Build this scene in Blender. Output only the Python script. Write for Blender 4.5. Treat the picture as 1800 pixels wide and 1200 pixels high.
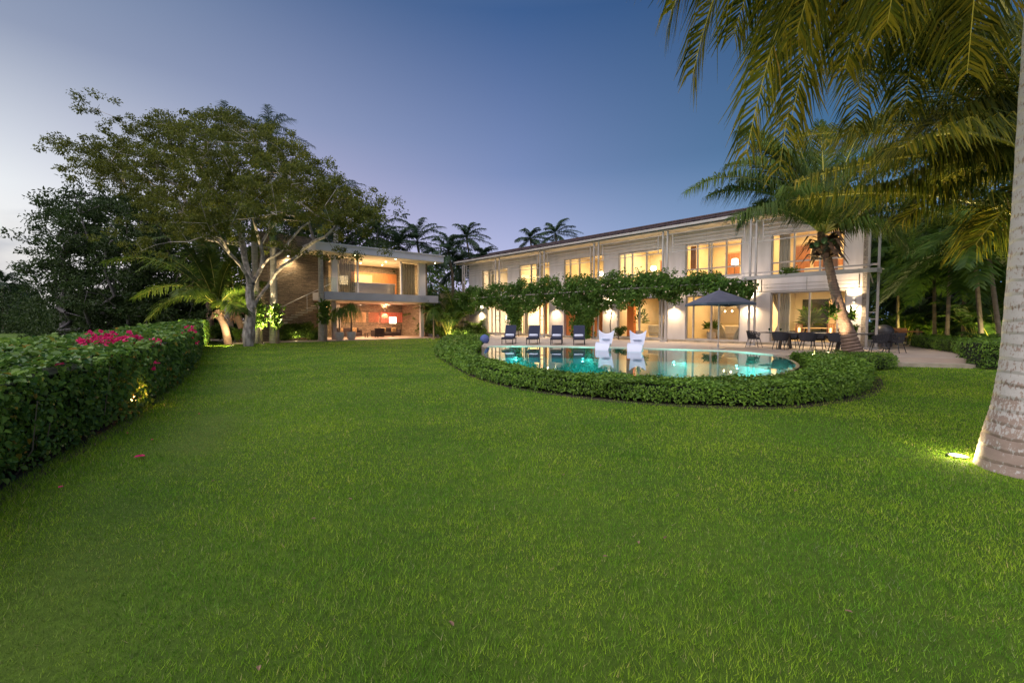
import bpy, math, random
import numpy as np
from mathutils import Vector, geometry
sc = bpy.context.scene
for o in list(bpy.data.objects): bpy.data.objects.remove(o)
R = math.radians

# ------------------------------------------------------------------ camera
TILT = math.atan(37 / 800)
CAM = np.array([0, 0, 1.6])
cd = bpy.data.cameras.new("camera"); cam = bpy.data.objects.new("camera", cd); sc.collection.objects.link(cam)
cd.sensor_width = 36; cd.lens = 16; cd.clip_start = 0.05; cd.clip_end = 2000
cam.location = CAM; cam.rotation_euler = (R(90) - TILT, 0, 0); sc.camera = cam

# ------------------------------------------------------------------ render
sc.render.engine = 'CYCLES'
cy = sc.cycles
cy.use_denoising = True
cy.max_bounces = 8; cy.diffuse_bounces = 3; cy.glossy_bounces = 3; cy.transmission_bounces = 5; cy.transparent_max_bounces = 12
cy.caustics_reflective = False; cy.caustics_refractive = False
cy.sample_clamp_indirect = 4
sc.view_settings.view_transform = 'Standard'; sc.view_settings.look = 'None'
sc.view_settings.exposure = 0; sc.view_settings.gamma = 1

# ------------------------------------------------------------------ world: dusk sky, sunset glow far left, unseen rear brightened to light the lawn
world = bpy.data.worlds.new("World"); sc.world = world; world.use_nodes = True
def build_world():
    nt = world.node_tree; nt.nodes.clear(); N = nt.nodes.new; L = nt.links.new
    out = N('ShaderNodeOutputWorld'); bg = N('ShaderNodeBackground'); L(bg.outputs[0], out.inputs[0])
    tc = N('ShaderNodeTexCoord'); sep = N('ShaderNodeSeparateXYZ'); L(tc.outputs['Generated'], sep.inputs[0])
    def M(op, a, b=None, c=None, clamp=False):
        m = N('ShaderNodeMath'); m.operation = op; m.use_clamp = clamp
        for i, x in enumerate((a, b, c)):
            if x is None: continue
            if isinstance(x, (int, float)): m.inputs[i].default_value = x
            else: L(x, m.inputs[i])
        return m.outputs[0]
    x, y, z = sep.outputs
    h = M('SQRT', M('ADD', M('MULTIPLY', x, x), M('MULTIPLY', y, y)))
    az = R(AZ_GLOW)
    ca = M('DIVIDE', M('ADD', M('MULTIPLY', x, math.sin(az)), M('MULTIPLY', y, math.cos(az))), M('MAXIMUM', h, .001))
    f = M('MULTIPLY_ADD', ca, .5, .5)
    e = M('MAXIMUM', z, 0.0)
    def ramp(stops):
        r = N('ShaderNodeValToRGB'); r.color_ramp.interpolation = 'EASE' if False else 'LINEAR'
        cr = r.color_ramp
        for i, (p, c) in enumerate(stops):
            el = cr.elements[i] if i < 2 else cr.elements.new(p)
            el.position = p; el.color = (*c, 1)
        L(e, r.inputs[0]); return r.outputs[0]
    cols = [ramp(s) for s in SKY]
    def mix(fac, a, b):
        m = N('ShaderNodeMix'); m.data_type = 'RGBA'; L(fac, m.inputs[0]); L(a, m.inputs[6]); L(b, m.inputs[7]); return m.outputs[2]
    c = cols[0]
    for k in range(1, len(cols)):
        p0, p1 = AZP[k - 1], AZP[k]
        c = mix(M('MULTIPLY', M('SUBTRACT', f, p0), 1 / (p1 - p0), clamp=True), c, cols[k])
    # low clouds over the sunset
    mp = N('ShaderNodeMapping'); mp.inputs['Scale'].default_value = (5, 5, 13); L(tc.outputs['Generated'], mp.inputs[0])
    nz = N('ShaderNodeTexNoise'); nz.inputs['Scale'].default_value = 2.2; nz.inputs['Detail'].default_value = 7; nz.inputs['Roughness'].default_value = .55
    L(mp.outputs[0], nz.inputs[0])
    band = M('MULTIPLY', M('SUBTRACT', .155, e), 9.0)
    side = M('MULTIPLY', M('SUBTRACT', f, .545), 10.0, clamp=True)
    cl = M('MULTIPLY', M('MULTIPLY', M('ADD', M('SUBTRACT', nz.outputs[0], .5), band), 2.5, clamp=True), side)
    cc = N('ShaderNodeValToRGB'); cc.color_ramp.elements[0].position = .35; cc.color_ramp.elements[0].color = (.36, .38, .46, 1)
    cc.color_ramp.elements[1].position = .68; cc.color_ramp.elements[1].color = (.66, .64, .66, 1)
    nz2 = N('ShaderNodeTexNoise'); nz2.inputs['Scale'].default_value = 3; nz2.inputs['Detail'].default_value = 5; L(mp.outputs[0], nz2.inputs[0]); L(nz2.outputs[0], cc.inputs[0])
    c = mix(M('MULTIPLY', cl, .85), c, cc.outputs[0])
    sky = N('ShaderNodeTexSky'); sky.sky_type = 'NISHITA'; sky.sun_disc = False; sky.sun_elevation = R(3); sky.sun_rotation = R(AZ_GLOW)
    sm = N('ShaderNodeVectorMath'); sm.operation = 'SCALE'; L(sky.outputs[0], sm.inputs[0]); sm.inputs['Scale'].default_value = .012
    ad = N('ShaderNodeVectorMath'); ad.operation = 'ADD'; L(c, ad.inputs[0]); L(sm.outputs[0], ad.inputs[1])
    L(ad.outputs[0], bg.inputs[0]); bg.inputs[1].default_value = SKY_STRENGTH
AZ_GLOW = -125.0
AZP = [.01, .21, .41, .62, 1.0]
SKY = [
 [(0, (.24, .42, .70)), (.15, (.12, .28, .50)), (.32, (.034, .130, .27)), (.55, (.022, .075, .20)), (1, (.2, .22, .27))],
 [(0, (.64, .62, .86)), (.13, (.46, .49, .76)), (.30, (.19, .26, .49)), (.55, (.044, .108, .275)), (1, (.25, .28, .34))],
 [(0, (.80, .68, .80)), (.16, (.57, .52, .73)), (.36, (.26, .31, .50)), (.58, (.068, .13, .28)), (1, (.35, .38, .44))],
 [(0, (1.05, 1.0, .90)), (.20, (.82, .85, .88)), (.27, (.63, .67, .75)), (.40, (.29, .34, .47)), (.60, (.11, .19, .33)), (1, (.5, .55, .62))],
 [(0, (1.6, 1.4, 1.3)), (.25, (2.0, 1.8, 1.75)), (.5, (2.9, 2.7, 2.8)), (.75, (3.0, 2.9, 3.1)), (1, (1.2, 1.25, 1.4))]]  # unseen sky behind left, brightened to light lawn and facade
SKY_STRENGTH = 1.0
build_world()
world.cycles.sampling_method = 'AUTOMATIC'

# soft added sun, high behind left of the camera, brightening the lawn
sd = bpy.data.lights.new("sun", 'SUN'); so = bpy.data.objects.new("sun", sd); sc.collection.objects.link(so)
sd.energy = 1.35; sd.angle = R(60); sd.color = (1.0, .91, .88)
d = -Vector((math.sin(R(-150)) * math.cos(R(68)), math.cos(R(-150)) * math.cos(R(68)), math.sin(R(68))))
so.rotation_euler = d.to_track_quat('-Z', 'Y').to_euler()

# ------------------------------------------------------------------ projection helpers (pixels of the 1800x1200 photo)
def ray(px, py):
    dx = (px - 900) / 800; dy = (600 - py) / 800
    return np.array([dx, math.cos(TILT) + dy * math.sin(TILT), dy * math.cos(TILT) - math.sin(TILT)])
def at(px, py, Y):
    r = ray(px, py); return CAM + r * (Y / r[1])
def onz(px, py, z=0.0):
    r = ray(px, py); return CAM + r * ((z - 1.6) / r[2])

# ------------------------------------------------------------------ mesh helpers
def nrm(a):
    a = np.asarray(a, float); return a / np.maximum(np.linalg.norm(a, axis=-1, keepdims=True), 1e-9)
class MB:
    def __init__(s): s.v = []; s.n = 0; s.f = []; s.smooth = False
    def add(s, V, F):
        V = np.asarray(V, float).reshape(-1, 3); s.v.append(V)
        if isinstance(F, np.ndarray): s.f.append((F + s.n))
        else:
            for k in (3, 4):
                g = [q for q in F if len(q) == k]
                if g: s.f.append(np.array(g) + s.n)
            for q in F:
                if len(q) > 4: s.f.append(np.array([q]) + s.n)
        s.n += len(V); return s
    def box(s, x0, x1, y0, y1, z0, z1):
        V = [(x, y, z) for z in (z0, z1) for y in (y0, y1) for x in (x0, x1)]
        return s.add(V, [(0, 2, 3, 1), (4, 5, 7, 6), (0, 1, 5, 4), (2, 6, 7, 3), (0, 4, 6, 2), (1, 3, 7, 5)])
    def obox(s, a, b, w, h, up=(0, 0, 1)):
        a = np.array(a, float); b = np.array(b, float); t = nrm(b - a)
        x = np.cross(t, up); x = nrm(x) if np.linalg.norm(x) > 1e-6 else np.array([1, 0, 0.]); y = np.cross(x, t)
        V = [p + x * i * w / 2 + y * j * h / 2 for p in (a, b) for j in (-1, 1) for i in (-1, 1)]
        return s.add(V, [(0, 2, 3, 1), (4, 5, 7, 6), (0, 1, 5, 4), (2, 6, 7, 3), (0, 4, 6, 2), (1, 3, 7, 5)])
    def tube(s, pts, rad, n=8, cap=True):
        pts = np.array(pts, float); m = len(pts)
        rad = np.full(m, rad, float) if np.isscalar(rad) else np.asarray(rad, float)
        t = np.gradient(pts, axis=0); t = nrm(t)
        ref = np.array([0, 0, 1.]) if abs(t[0][2]) < .9 else np.array([1., 0, 0])
        V = []
        for i in range(m):
            x = np.cross(t[i], ref); x = x / max(np.linalg.norm(x), 1e-6); y = np.cross(x, t[i]); ref = np.cross(t[i], x) * -1 if False else y
            for k in range(n):
                a = 2 * math.pi * k / n; V.append(pts[i] + rad[i] * (math.cos(a) * x + math.sin(a) * y))
        F = []
        for i in range(m - 1):
            for k in range(n):
                k2 = (k + 1) % n; F.append((i * n + k, i * n + k2, (i + 1) * n + k2, (i + 1) * n + k))
        if cap and n > 2: F.append(tuple(range(n))[::-1]); F.append(tuple((m - 1) * n + k for k in range(n)))
        s.smooth = True; return s.add(V, F)
    def lathe(s, prof, c=(0, 0, 0), n=20):
        V = []; F = []
        for (r, z) in prof:
            for k in range(n):
                a = 2 * math.pi * k / n; V.append((c[0] + r * math.cos(a), c[1] + r * math.sin(a), c[2] + z))
        for i in range(len(prof) - 1):
            for k in range(n):
                k2 = (k + 1) % n; F.append((i * n + k, i * n + k2, (i + 1) * n + k2, (i + 1) * n + k))
        F.append(tuple(range(n))[::-1]); F.append(tuple((len(prof) - 1) * n + k for k in range(n)))
        s.smooth = True; return s.add(V, F)
    def prism(s, poly, z0, z1):
        n = len(poly); poly = [tuple(p[:2]) for p in poly]
        tris = geometry.tessellate_polygon([[Vector((x, y, 0)) for x, y in poly]])
        V = [(x, y, z0) for x, y in poly] + [(x, y, z1) for x, y in poly]
        F = [tuple(i + n for i in t) for t in tris] + [t[::-1] for t in tris]
        F += [(i, (i + 1) % n, (i + 1) % n + n, i + n) for i in range(n)]
        return s.add(V, F)
    def ball(s, c, r, n=12, sq=(1, 1, 1)):
        prof = [(math.sin(math.pi * i / 8), -math.cos(math.pi * i / 8)) for i in range(9)]
        V = []; F = []
        for (a, z) in prof:
            for k in range(n):
                t = 2 * math.pi * k / n; V.append((c[0] + r * sq[0] * a * math.cos(t), c[1] + r * sq[1] * a * math.sin(t), c[2] + r * sq[2] * z))
        for i in range(8):
            for k in range(n):
                k2 = (k + 1) % n; F.append((i * n + k, i * n + k2, (i + 1) * n + k2, (i + 1) * n + k))
        s.smooth = True; return s.add(V, F)
    def build(s, name, mat, parent=None, smooth=None, bevel=0):
        me = bpy.data.meshes.new(name)
        V = np.concatenate(s.v) if s.v else np.zeros((0, 3))
        loops = np.concatenate([g.reshape(-1) for g in s.f]).astype(np.int32)
        tot = np.concatenate([np.full(len(g), g.shape[1]) for g in s.f]).astype(np.int32)
        start = np.concatenate([[0], np.cumsum(tot)[:-1]]).astype(np.int32)
        me.vertices.add(len(V)); me.vertices.foreach_set('co', V.astype(np.float32).reshape(-1))
        me.loops.add(len(loops)); me.loops.foreach_set('vertex_index', loops)
        me.polygons.add(len(start)); me.polygons.foreach_set('loop_start', start)
        sm = s.smooth if smooth is None else smooth
        me.polygons.foreach_set('use_smooth', np.full(len(start), bool(sm)))
        me.update(calc_edges=True); me.validate()
        if sm and len(start) < 30000: me.set_sharp_from_angle(angle=R(40))
        me.materials.append(mat)
        o = bpy.data.objects.new(name, me); sc.collection.objects.link(o)
        if parent: o.parent = parent
        if bevel:
            b = o.modifiers.new('bevel', 'BEVEL'); b.width = bevel; b.segments = 2; b.limit_method = 'ANGLE'
        return o
def tag(o, label=None, cat=None, group=None, kind=None):
    if label: o['label'] = label
    if cat: o['category'] = cat
    if group: o['group'] = group
    if kind: o['kind'] = kind
    return o
def thing(name, label, cat, loc=(0, 0, 0), rz=0, group=None):
    o = bpy.data.objects.new(name, None); sc.collection.objects.link(o); o.empty_display_size = .2
    o.location = tuple(float(q) for q in loc); o.rotation_euler = (0, 0, rz); return tag(o, label, cat, group)
def copy_tree(o, parent=None):
    c = o.copy(); sc.collection.objects.link(c)
    if parent: c.parent = parent
    for ch in list(o.children): copy_tree(ch, c)
    return c
def box(name, m, par, *b, bevel=0): return MB().box(*b).build(name, m, par, bevel=bevel)
def light(kind, loc, power, color=(1, .72, .40), radius=.05, rot=None, size=None, spot=None, blend=.5, parent=None, sy=None, az=0):
    l = bpy.data.lights.new("lamp_light", kind); o = bpy.data.objects.new("lamp_light", l); sc.collection.objects.link(o)
    l.energy = power; l.color = color
    if kind in ('POINT', 'SPOT'): l.shadow_soft_size = radius
    if kind == 'AREA':
        l.size = size or 1
        if sy: l.shape = 'RECTANGLE'; l.size_y = sy
    if kind == 'SPOT': l.spot_size = R(spot or 90); l.spot_blend = blend
    o.location = tuple(float(q) for q in loc)
    if rot is not None and kind == 'AREA': o.rotation_euler = (0, 0, az or 0)
    elif rot is not None:
        o.rotation_euler = Vector([float(q) for q in rot]).to_track_quat('-Z', 'Y').to_euler()
    if parent: o.parent = parent
    return o

# ------------------------------------------------------------------ materials
def newmat(name):
    m = bpy.data.materials.new(name); m.use_nodes = True; nt = m.node_tree
    return m, nt, nt.nodes['Principled BSDF'], nt.nodes.new, nt.links.new
def surf(name, c1, c2=None, scale=4, rough=.6, bump=0, bscale=None, metal=0, detail=5, spec=.5, stretch=None, coat=0, contrast=(.35, .65), coord='Object'):
    m, nt, b, N, L = newmat(name)
    b.inputs['Roughness'].default_value = rough; b.inputs['Metallic'].default_value = metal
    b.inputs['Specular IOR Level'].default_value = spec; b.inputs['Coat Weight'].default_value = coat
    c2 = c2 or tuple(x * .8 for x in c1)
    tc = N('ShaderNodeTexCoord'); v = tc.outputs[coord]
    if stretch:
        mp = N('ShaderNodeMapping'); mp.inputs['Scale'].default_value = stretch; L(v, mp.inputs[0]); v = mp.outputs[0]
    nz = N('ShaderNodeTexNoise'); nz.inputs['Scale'].default_value = scale; nz.inputs['Detail'].default_value = detail; L(v, nz.inputs[0])
    r = N('ShaderNodeValToRGB'); r.color_ramp.elements[0].position = contrast[0]; r.color_ramp.elements[1].position = contrast[1]
    r.color_ramp.elements[0].color = (*c2, 1); r.color_ramp.elements[1].color = (*c1, 1)
    L(nz.outputs[0], r.inputs[0]); L(r.outputs[0], b.inputs['Base Color'])
    if bump:
        nb = N('ShaderNodeTexNoise'); nb.inputs['Scale'].default_value = bscale or scale * 6; nb.inputs['Detail'].default_value = 6; L(v, nb.inputs[0])
        bp = N('ShaderNodeBump'); bp.inputs['Strength'].default_value = bump; bp.inputs['Distance'].default_value = .02
        L(nb.outputs[0], bp.inputs['Height']); L(bp.outputs[0], b.inputs['Normal'])
    return m
def leafmat(name, c1, c2, c3=None, rough=.5, trans=.35, spec=.2, dry=None, dryamt=0.0):
    m, nt, b, N, L = newmat(name); nt.nodes.remove(b)
    out = nt.nodes['Material Output']
    g = N('ShaderNodeNewGeometry'); r = N('ShaderNodeValToRGB'); cr = r.color_ramp
    cr.elements[0].color = (*c1, 1); cr.elements[1].color = (*c2, 1)
    if c3: e = cr.elements.new(.5); e.color = (*c3, 1)
    if dry: e = cr.elements.new(1 - dryamt); e.color = (*c2, 1); cr.elements[len(cr.elements) - 1].color = (*dry, 1)
    L(g.outputs['Random Per Island'], r.inputs[0])
    nz = N('ShaderNodeTexNoise'); nz.inputs['Scale'].default_value = .9; tc = N('ShaderNodeTexCoord'); L(tc.outputs['Object'], nz.inputs[0])
    hs = N('ShaderNodeHueSaturation'); mm = N('ShaderNodeMapRange'); mm.inputs[1].default_value = .3; mm.inputs[2].default_value = .7; mm.inputs[3].default_value = .7; mm.inputs[4].default_value = 1.3
    L(nz.outputs[0], mm.inputs[0]); L(mm.outputs[0], hs.inputs['Value']); L(r.outputs[0], hs.inputs['Color'])
    pb = N('ShaderNodeBsdfPrincipled'); pb.inputs['Roughness'].default_value = rough; pb.inputs['Specular IOR Level'].default_value = spec
    tr = N('ShaderNodeBsdfTranslucent'); mx = N('ShaderNodeMixShader'); mx.inputs[0].default_value = trans
    L(hs.outputs[0], pb.inputs['Base Color']); L(hs.outputs[0], tr.inputs[0]); L(pb.outputs[0], mx.inputs[1]); L(tr.outputs[0], mx.inputs[2]); L(mx.outputs[0], out.inputs[0])
    return m
def emit(name, c, s):
    m, nt, b, N, L = newmat(name); b.inputs['Base Color'].default_value = (*c, 1); b.inputs['Emission Color'].default_value = (*c, 1); b.inputs['Emission Strength'].default_value = s; return m
def glassmat(name, tint=(.95, .97, .96), refl=1.0, ior=1.45, rough=0):
    m, nt, b, N, L = newmat(name); nt.nodes.remove(b); out = nt.nodes['Material Output']
    t = N('ShaderNodeBsdfTransparent'); t.inputs[0].default_value = (*tint, 1); g = N('ShaderNodeBsdfGlossy'); g.inputs['Roughness'].default_value = rough
    fr = N('ShaderNodeFresnel'); fr.inputs[0].default_value = ior; mx = N('ShaderNodeMixShader')
    k = N('ShaderNodeMath'); k.operation = 'MULTIPLY'; k.inputs[1].default_value = refl; L(fr.outputs[0], k.inputs[0])
    gm = N('ShaderNodeNewGeometry'); k2 = N('ShaderNodeMath'); k2.operation = 'SUBTRACT'; k2.inputs[0].default_value = 1; L(gm.outputs['Backfacing'], k2.inputs[1]); k3 = N('ShaderNodeMath'); k3.operation = 'MULTIPLY'; L(k.outputs[0], k3.inputs[0]); L(k2.outputs[0], k3.inputs[1]); k = k3
    L(k.outputs[0], mx.inputs[0]); L(t.outputs[0], mx.inputs[1]); L(g.outputs[0], mx.inputs[2]); L(mx.outputs[0], out.inputs[0]); return m
def stackstone(name, cs, bw=.35, bh=.055, bump=1.0, axis='xz'):
    m, nt, b, N, L = newmat(name); b.inputs['Roughness'].default_value = .85
    tc = N('ShaderNodeTexCoord'); sp = N('ShaderNodeSeparateXYZ'); L(tc.outputs['Object'], sp.inputs[0]); cb = N('ShaderNodeCombineXYZ')
    ad = N('ShaderNodeMath'); ad.operation = 'ADD'; L(sp.outputs[0], ad.inputs[0]); L(sp.outputs[1], ad.inputs[1]); L(ad.outputs[0], cb.inputs[0]); L(sp.outputs[2], cb.inputs[1])
    br = N('ShaderNodeTexBrick'); br.inputs['Scale'].default_value = 1; br.inputs['Brick Width'].default_value = bw; br.inputs['Row Height'].default_value = bh
    br.inputs['Mortar Size'].default_value = .006; br.inputs['Mortar Smooth'].default_value = .4; br.offset = .37; br.squash = 1.6; br.squash_frequency = 3
    br.inputs['Color1'].default_value = (*cs[0], 1); br.inputs['Color2'].default_value = (*cs[1], 1); br.inputs['Mortar'].default_value = (*cs[2], 1)
    nz = N('ShaderNodeTexNoise'); nz.inputs['Scale'].default_value = 9; nz.inputs['Detail'].default_value = 6
    mp = N('ShaderNodeMapping'); mp.inputs['Scale'].default_value = (1, 1, 3); L(tc.outputs['Object'], mp.inputs[0]); L(mp.outputs[0], nz.inputs[0])
    dis = N('ShaderNodeVectorMath'); dis.operation = 'MULTIPLY_ADD'; L(nz.outputs['Color'], dis.inputs[0]); dis.inputs[1].default_value = (.08, .03, 0); L(cb.outputs[0], dis.inputs[2]); L(dis.outputs[0], br.inputs[0])
    mul = N('ShaderNodeMix'); mul.data_type = 'RGBA'; mul.blend_type = 'MULTIPLY'; mul.inputs[0].default_value = .8; L(br.outputs[0], mul.inputs[6])
    r = N('ShaderNodeValToRGB'); r.color_ramp.elements[0].color = (.45, .42, .4, 1); r.color_ramp.elements[0].position = .3; r.color_ramp.elements[1].color = (1.25, 1.2, 1.1, 1); r.color_ramp.elements[1].position = .7
    L(nz.outputs[0], r.inputs[0]); L(r.outputs[0], mul.inputs[7]); L(mul.outputs[2], b.inputs['Base Color'])
    bp = N('ShaderNodeBump'); bp.inputs['Strength'].default_value = bump; bp.inputs['Distance'].default_value = .05
    rgb = N('ShaderNodeRGBToBW'); L(mul.outputs[2], rgb.inputs[0]); L(rgb.outputs[0], bp.inputs['Height']); L(bp.outputs[0], b.inputs['Normal']); return m
def palmbark(name, c1, c2, ring=7, patch=None, rings=.5, pz=(.52, .56), pscale=7):
    m, nt, b, N, L = newmat(name); b.inputs['Roughness'].default_value = .8
    tc = N('ShaderNodeTexCoord'); wv = N('ShaderNodeTexWave'); wv.bands_direction = 'Z'; wv.wave_profile = 'SAW'; wv.inputs['Scale'].default_value = ring
    wv.inputs['Distortion'].default_value = 2.2; wv.inputs['Detail'].default_value = 3; wv.inputs['Detail Scale'].default_value = 1.2; L(tc.outputs['Object'], wv.inputs[0])
    nz = N('ShaderNodeTexNoise'); nz.inputs['Scale'].default_value = 5; nz.inputs['Detail'].default_value = 8; L(tc.outputs['Object'], nz.inputs[0])
    r = N('ShaderNodeValToRGB'); r.color_ramp.elements[0].position = .3; r.color_ramp.elements[1].position = .7; r.color_ramp.elements[0].color = (*c2, 1); r.color_ramp.elements[1].color = (*c1, 1); L(nz.outputs[0], r.inputs[0])
    mul = N('ShaderNodeMix'); mul.data_type = 'RGBA'; mul.blend_type = 'MULTIPLY'; mul.inputs[0].default_value = rings; L(r.outputs[0], mul.inputs[6])
    r2 = N('ShaderNodeValToRGB'); r2.color_ramp.elements[0].color = (.45, .4, .36, 1); r2.color_ramp.elements[1].position = .25; r2.color_ramp.elements[1].color = (1, 1, 1, 1); L(wv.outputs[0], r2.inputs[0]); L(r2.outputs[0], mul.inputs[7])
    col = mul.outputs[2]
    if patch:
        mp = N('ShaderNodeMapping'); mp.inputs['Scale'].default_value = (1.3, 1.3, .7); L(tc.outputs['Object'], mp.inputs[0])
        n2 = N('ShaderNodeTexNoise'); n2.inputs['Scale'].default_value = pscale; n2.inputs['Detail'].default_value = 9; n2.inputs['Roughness'].default_value = .62; L(mp.outputs[0], n2.inputs[0])
        zz = N('ShaderNodeSeparateXYZ'); L(tc.outputs['Object'], zz.inputs[0])
        # lichen grows above the flare, sparse below
        mr = N('ShaderNodeMapRange'); mr.inputs[1].default_value = .15; mr.inputs[2].default_value = 1.1; mr.inputs[3].default_value = -.16; mr.inputs[4].default_value = .05; L(zz.outputs[2], mr.inputs[0])
        a = N('ShaderNodeMath'); a.operation = 'ADD'; L(n2.outputs[0], a.inputs[0]); L(mr.outputs[0], a.inputs[1])
        w2 = N('ShaderNodeTexWave'); w2.bands_direction = 'Z'; w2.inputs['Scale'].default_value = 1.6; w2.inputs['Distortion'].default_value = 3; w2.inputs['Detail'].default_value = 3; L(tc.outputs['Object'], w2.inputs[0])
        s2 = N('ShaderNodeMath'); s2.operation = 'MULTIPLY_ADD'; L(w2.outputs[0], s2.inputs[0]); s2.inputs[1].default_value = .10; L(a.outputs[0], s2.inputs[2])
        pr = N('ShaderNodeValToRGB'); pr.color_ramp.elements[0].position = pz[0]; pr.color_ramp.elements[1].position = pz[1]; L(s2.outputs[0], pr.inputs[0])
        mx = N('ShaderNodeMix'); mx.data_type = 'RGBA'; L(pr.outputs[0], mx.inputs[0]); L(col, mx.inputs[6]); mx.inputs[7].default_value = (*patch, 1); col = mx.outputs[2]
    L(col, b.inputs['Base Color'])
    bp = N('ShaderNodeBump'); bp.inputs['Strength'].default_value = .7; bp.inputs['Distance'].default_value = .03
    sm = N('ShaderNodeMath'); sm.operation = 'ADD'; L(r2.outputs[0], sm.inputs[0]); L(nz.outputs[0], sm.inputs[1]); L(sm.outputs[0], bp.inputs['Height']); L(bp.outputs[0], b.inputs['Normal']); return m
def tilemat(name, c1, c2):
    m, nt, b, N, L = newmat(name); b.inputs['Roughness'].default_value = .7
    tc = N('ShaderNodeTexCoord'); wv = N('ShaderNodeTexWave'); wv.bands_direction = 'X'; wv.inputs['Scale'].default_value = 1.35; wv.wave_profile = 'SIN'; L(tc.outputs['Object'], wv.inputs[0])
    w2 = N('ShaderNodeTexWave'); w2.bands_direction = 'Y'; w2.inputs['Scale'].default_value = .9; w2.wave_profile = 'SAW'; L(tc.outputs['Object'], w2.inputs[0])
    nz = N('ShaderNodeTexNoise'); nz.inputs['Scale'].default_value = 3; nz.inputs['Detail'].default_value = 6; L(tc.outputs['Object'], nz.inputs[0])
    r = N('ShaderNodeValToRGB'); r.color_ramp.elements[0].color = (*c2, 1); r.color_ramp.elements[1].color = (*c1, 1); r.color_ramp.elements[0].position = .35; r.color_ramp.elements[1].position = .65; L(nz.outputs[0], r.inputs[0]); L(r.outputs[0], b.inputs['Base Color'])
    a = N('ShaderNodeMath'); a.operation = 'ADD'; L(wv.outputs[0], a.inputs[0]); L(w2.outputs[0], a.inputs[1])
    bp = N('ShaderNodeBump'); bp.inputs['Strength'].default_value = 1; bp.inputs['Distance'].default_value = .08; L(a.outputs[0], bp.inputs['Height']); L(bp.outputs[0], b.inputs['Normal']); return m
def reedmat(name, c, stripes=30):
    m, nt, b, N, L = newmat(name); b.inputs['Roughness'].default_value = .9
    tc = N('ShaderNodeTexCoord'); wv = N('ShaderNodeTexWave'); wv.bands_direction = 'DIAGONAL' if False else 'X'; wv.inputs['Scale'].default_value = stripes / 6.28; wv.inputs['Distortion'].default_value = 1.2; L(tc.outputs['Object'], wv.inputs[0])
    r = N('ShaderNodeValToRGB'); r.color_ramp.elements[0].color = (*[x * .35 for x in c], 1); r.color_ramp.elements[1].color = (*c, 1); L(wv.outputs[0], r.inputs[0]); L(r.outputs[0], b.inputs['Base Color'])
    tr = N('ShaderNodeBsdfTransparent'); mx = N('ShaderNodeMixShader'); mx.inputs[0].default_value = .35; out = nt.nodes['Material Output']; L(b.outputs[0], mx.inputs[1]); L(tr.outputs[0], mx.inputs[2]); L(mx.outputs[0], out.inputs[0])
    return m

M = {}
M['stucco'] = surf('stucco', (.62, .585, .59), (.50, .47, .47), 1.1, .8, .2, 60, stretch=(1.6, 1.6, .35), detail=9, contrast=(.28, .58))
M['whitepaint'] = surf('whitepaint', (.72, .70, .67), (.66, .64, .61), 2, .5, .05, 40)
M['framepaint'] = surf('framepaint', (.38, .355, .34), (.32, .30, .285), 3, .4)
M['inner'] = surf('inner', (.80, .68, .46), (.74, .62, .42), 1, .8)
M['floorin'] = surf('floorin', (.55, .45, .33), (.45, .36, .25), 3, .3)
M['tiles'] = tilemat('tiles', (0.069, 0.033, 0.029), (0.030, 0.017, 0.017))
M['soffit'] = surf('soffit', (.60, .52, .42), None, 2, .7)
M['deck'] = surf('deck', (.46, .37, .30), (.38, .30, .25), .8, .6, .3, 30)
M['stepstone'] = surf('stepstone', (.42, .36, .28), (.26, .23, .17), 2.5, .8, .5, 30)
M['coping'] = surf('coping', (.55, .47, .40), (.48, .40, .34), 3, .5, .1)
M['poolwall'] = surf('poolwall', (.13, .10, .06), (.08, .065, .04), 6, .5, .3, 40, stretch=(1, 1, .3))
M['pooltile'] = surf('pooltile', (.018, .29, .29), (.014, .22, .23), 3, .3)
M['concrete'] = surf('concrete', (.42, .41, .45), (.36, .35, .39), 1, .8, .15, 30)
M['pavwhite'] = surf('pavwhite', (.55, .55, .60), (.50, .50, .55), 1, .6)
M['stone'] = stackstone('stone', ((.34, .27, .19), (.15, .12, .09), (.03, .024, .02)))
M['stone2'] = stackstone('stone2', ((.50, .38, .24), (.36, .27, .17), (.12, .09, .06)), .25, .12, .8)
M['sidestone'] = stackstone('sidestone', ((.34, .31, .28), (.22, .20, .18), (.03, .03, .03)), .6, .09, .8)
M['wood'] = surf('wood', (.42, .17, .06), (.30, .11, .04), 2, .45, stretch=(12, 12, 1))
M['woodlight'] = surf('woodlight', (.62, .40, .20), (.5, .31, .15), 2, .45, stretch=(12, 12, 1))
M['darkmetal'] = surf('darkmetal', (.035, .035, .04), (.025, .025, .03), 5, .45)
M['metal'] = surf('metal', (.55, .54, .53), (.48, .47, .46), 5, .35, metal=.8)
M['steel'] = surf('steel', (.40, .38, .36), (.33, .31, .30), 2, .32, metal=.85, stretch=(1, 1, 8))
M['charfabric'] = surf('charfabric', (.045, .045, .055), (.032, .032, .04), 40, .95, .3, 200)
M['umbfabric'] = surf('umbfabric', (.085, .09, .13), (.07, .075, .11), 3, .9, .1, 100)
M['navy'] = surf('navy', (.012, .017, .05), (.008, .012, .035), 30, .8, .2, 150)
M['towel'] = surf('towel', (.62, .66, .80), (.55, .59, .74), 20, .95, .4, 120)
M['bluefab'] = surf('bluefab', (.10, .14, .34), (.07, .10, .26), 20, .95, .3, 90)
M['whitegloss'] = surf('whitegloss', (0.528, 0.560, 0.688), (0.496, 0.528, 0.656), 2, .3)
M['sofa'] = surf('sofa', (.70, .60, .45), (.62, .52, .38), 10, .9)
M['darksofa'] = surf('darksofa', (.035, .02, .02), (.02, .012, .012), 10, .7)
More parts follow.
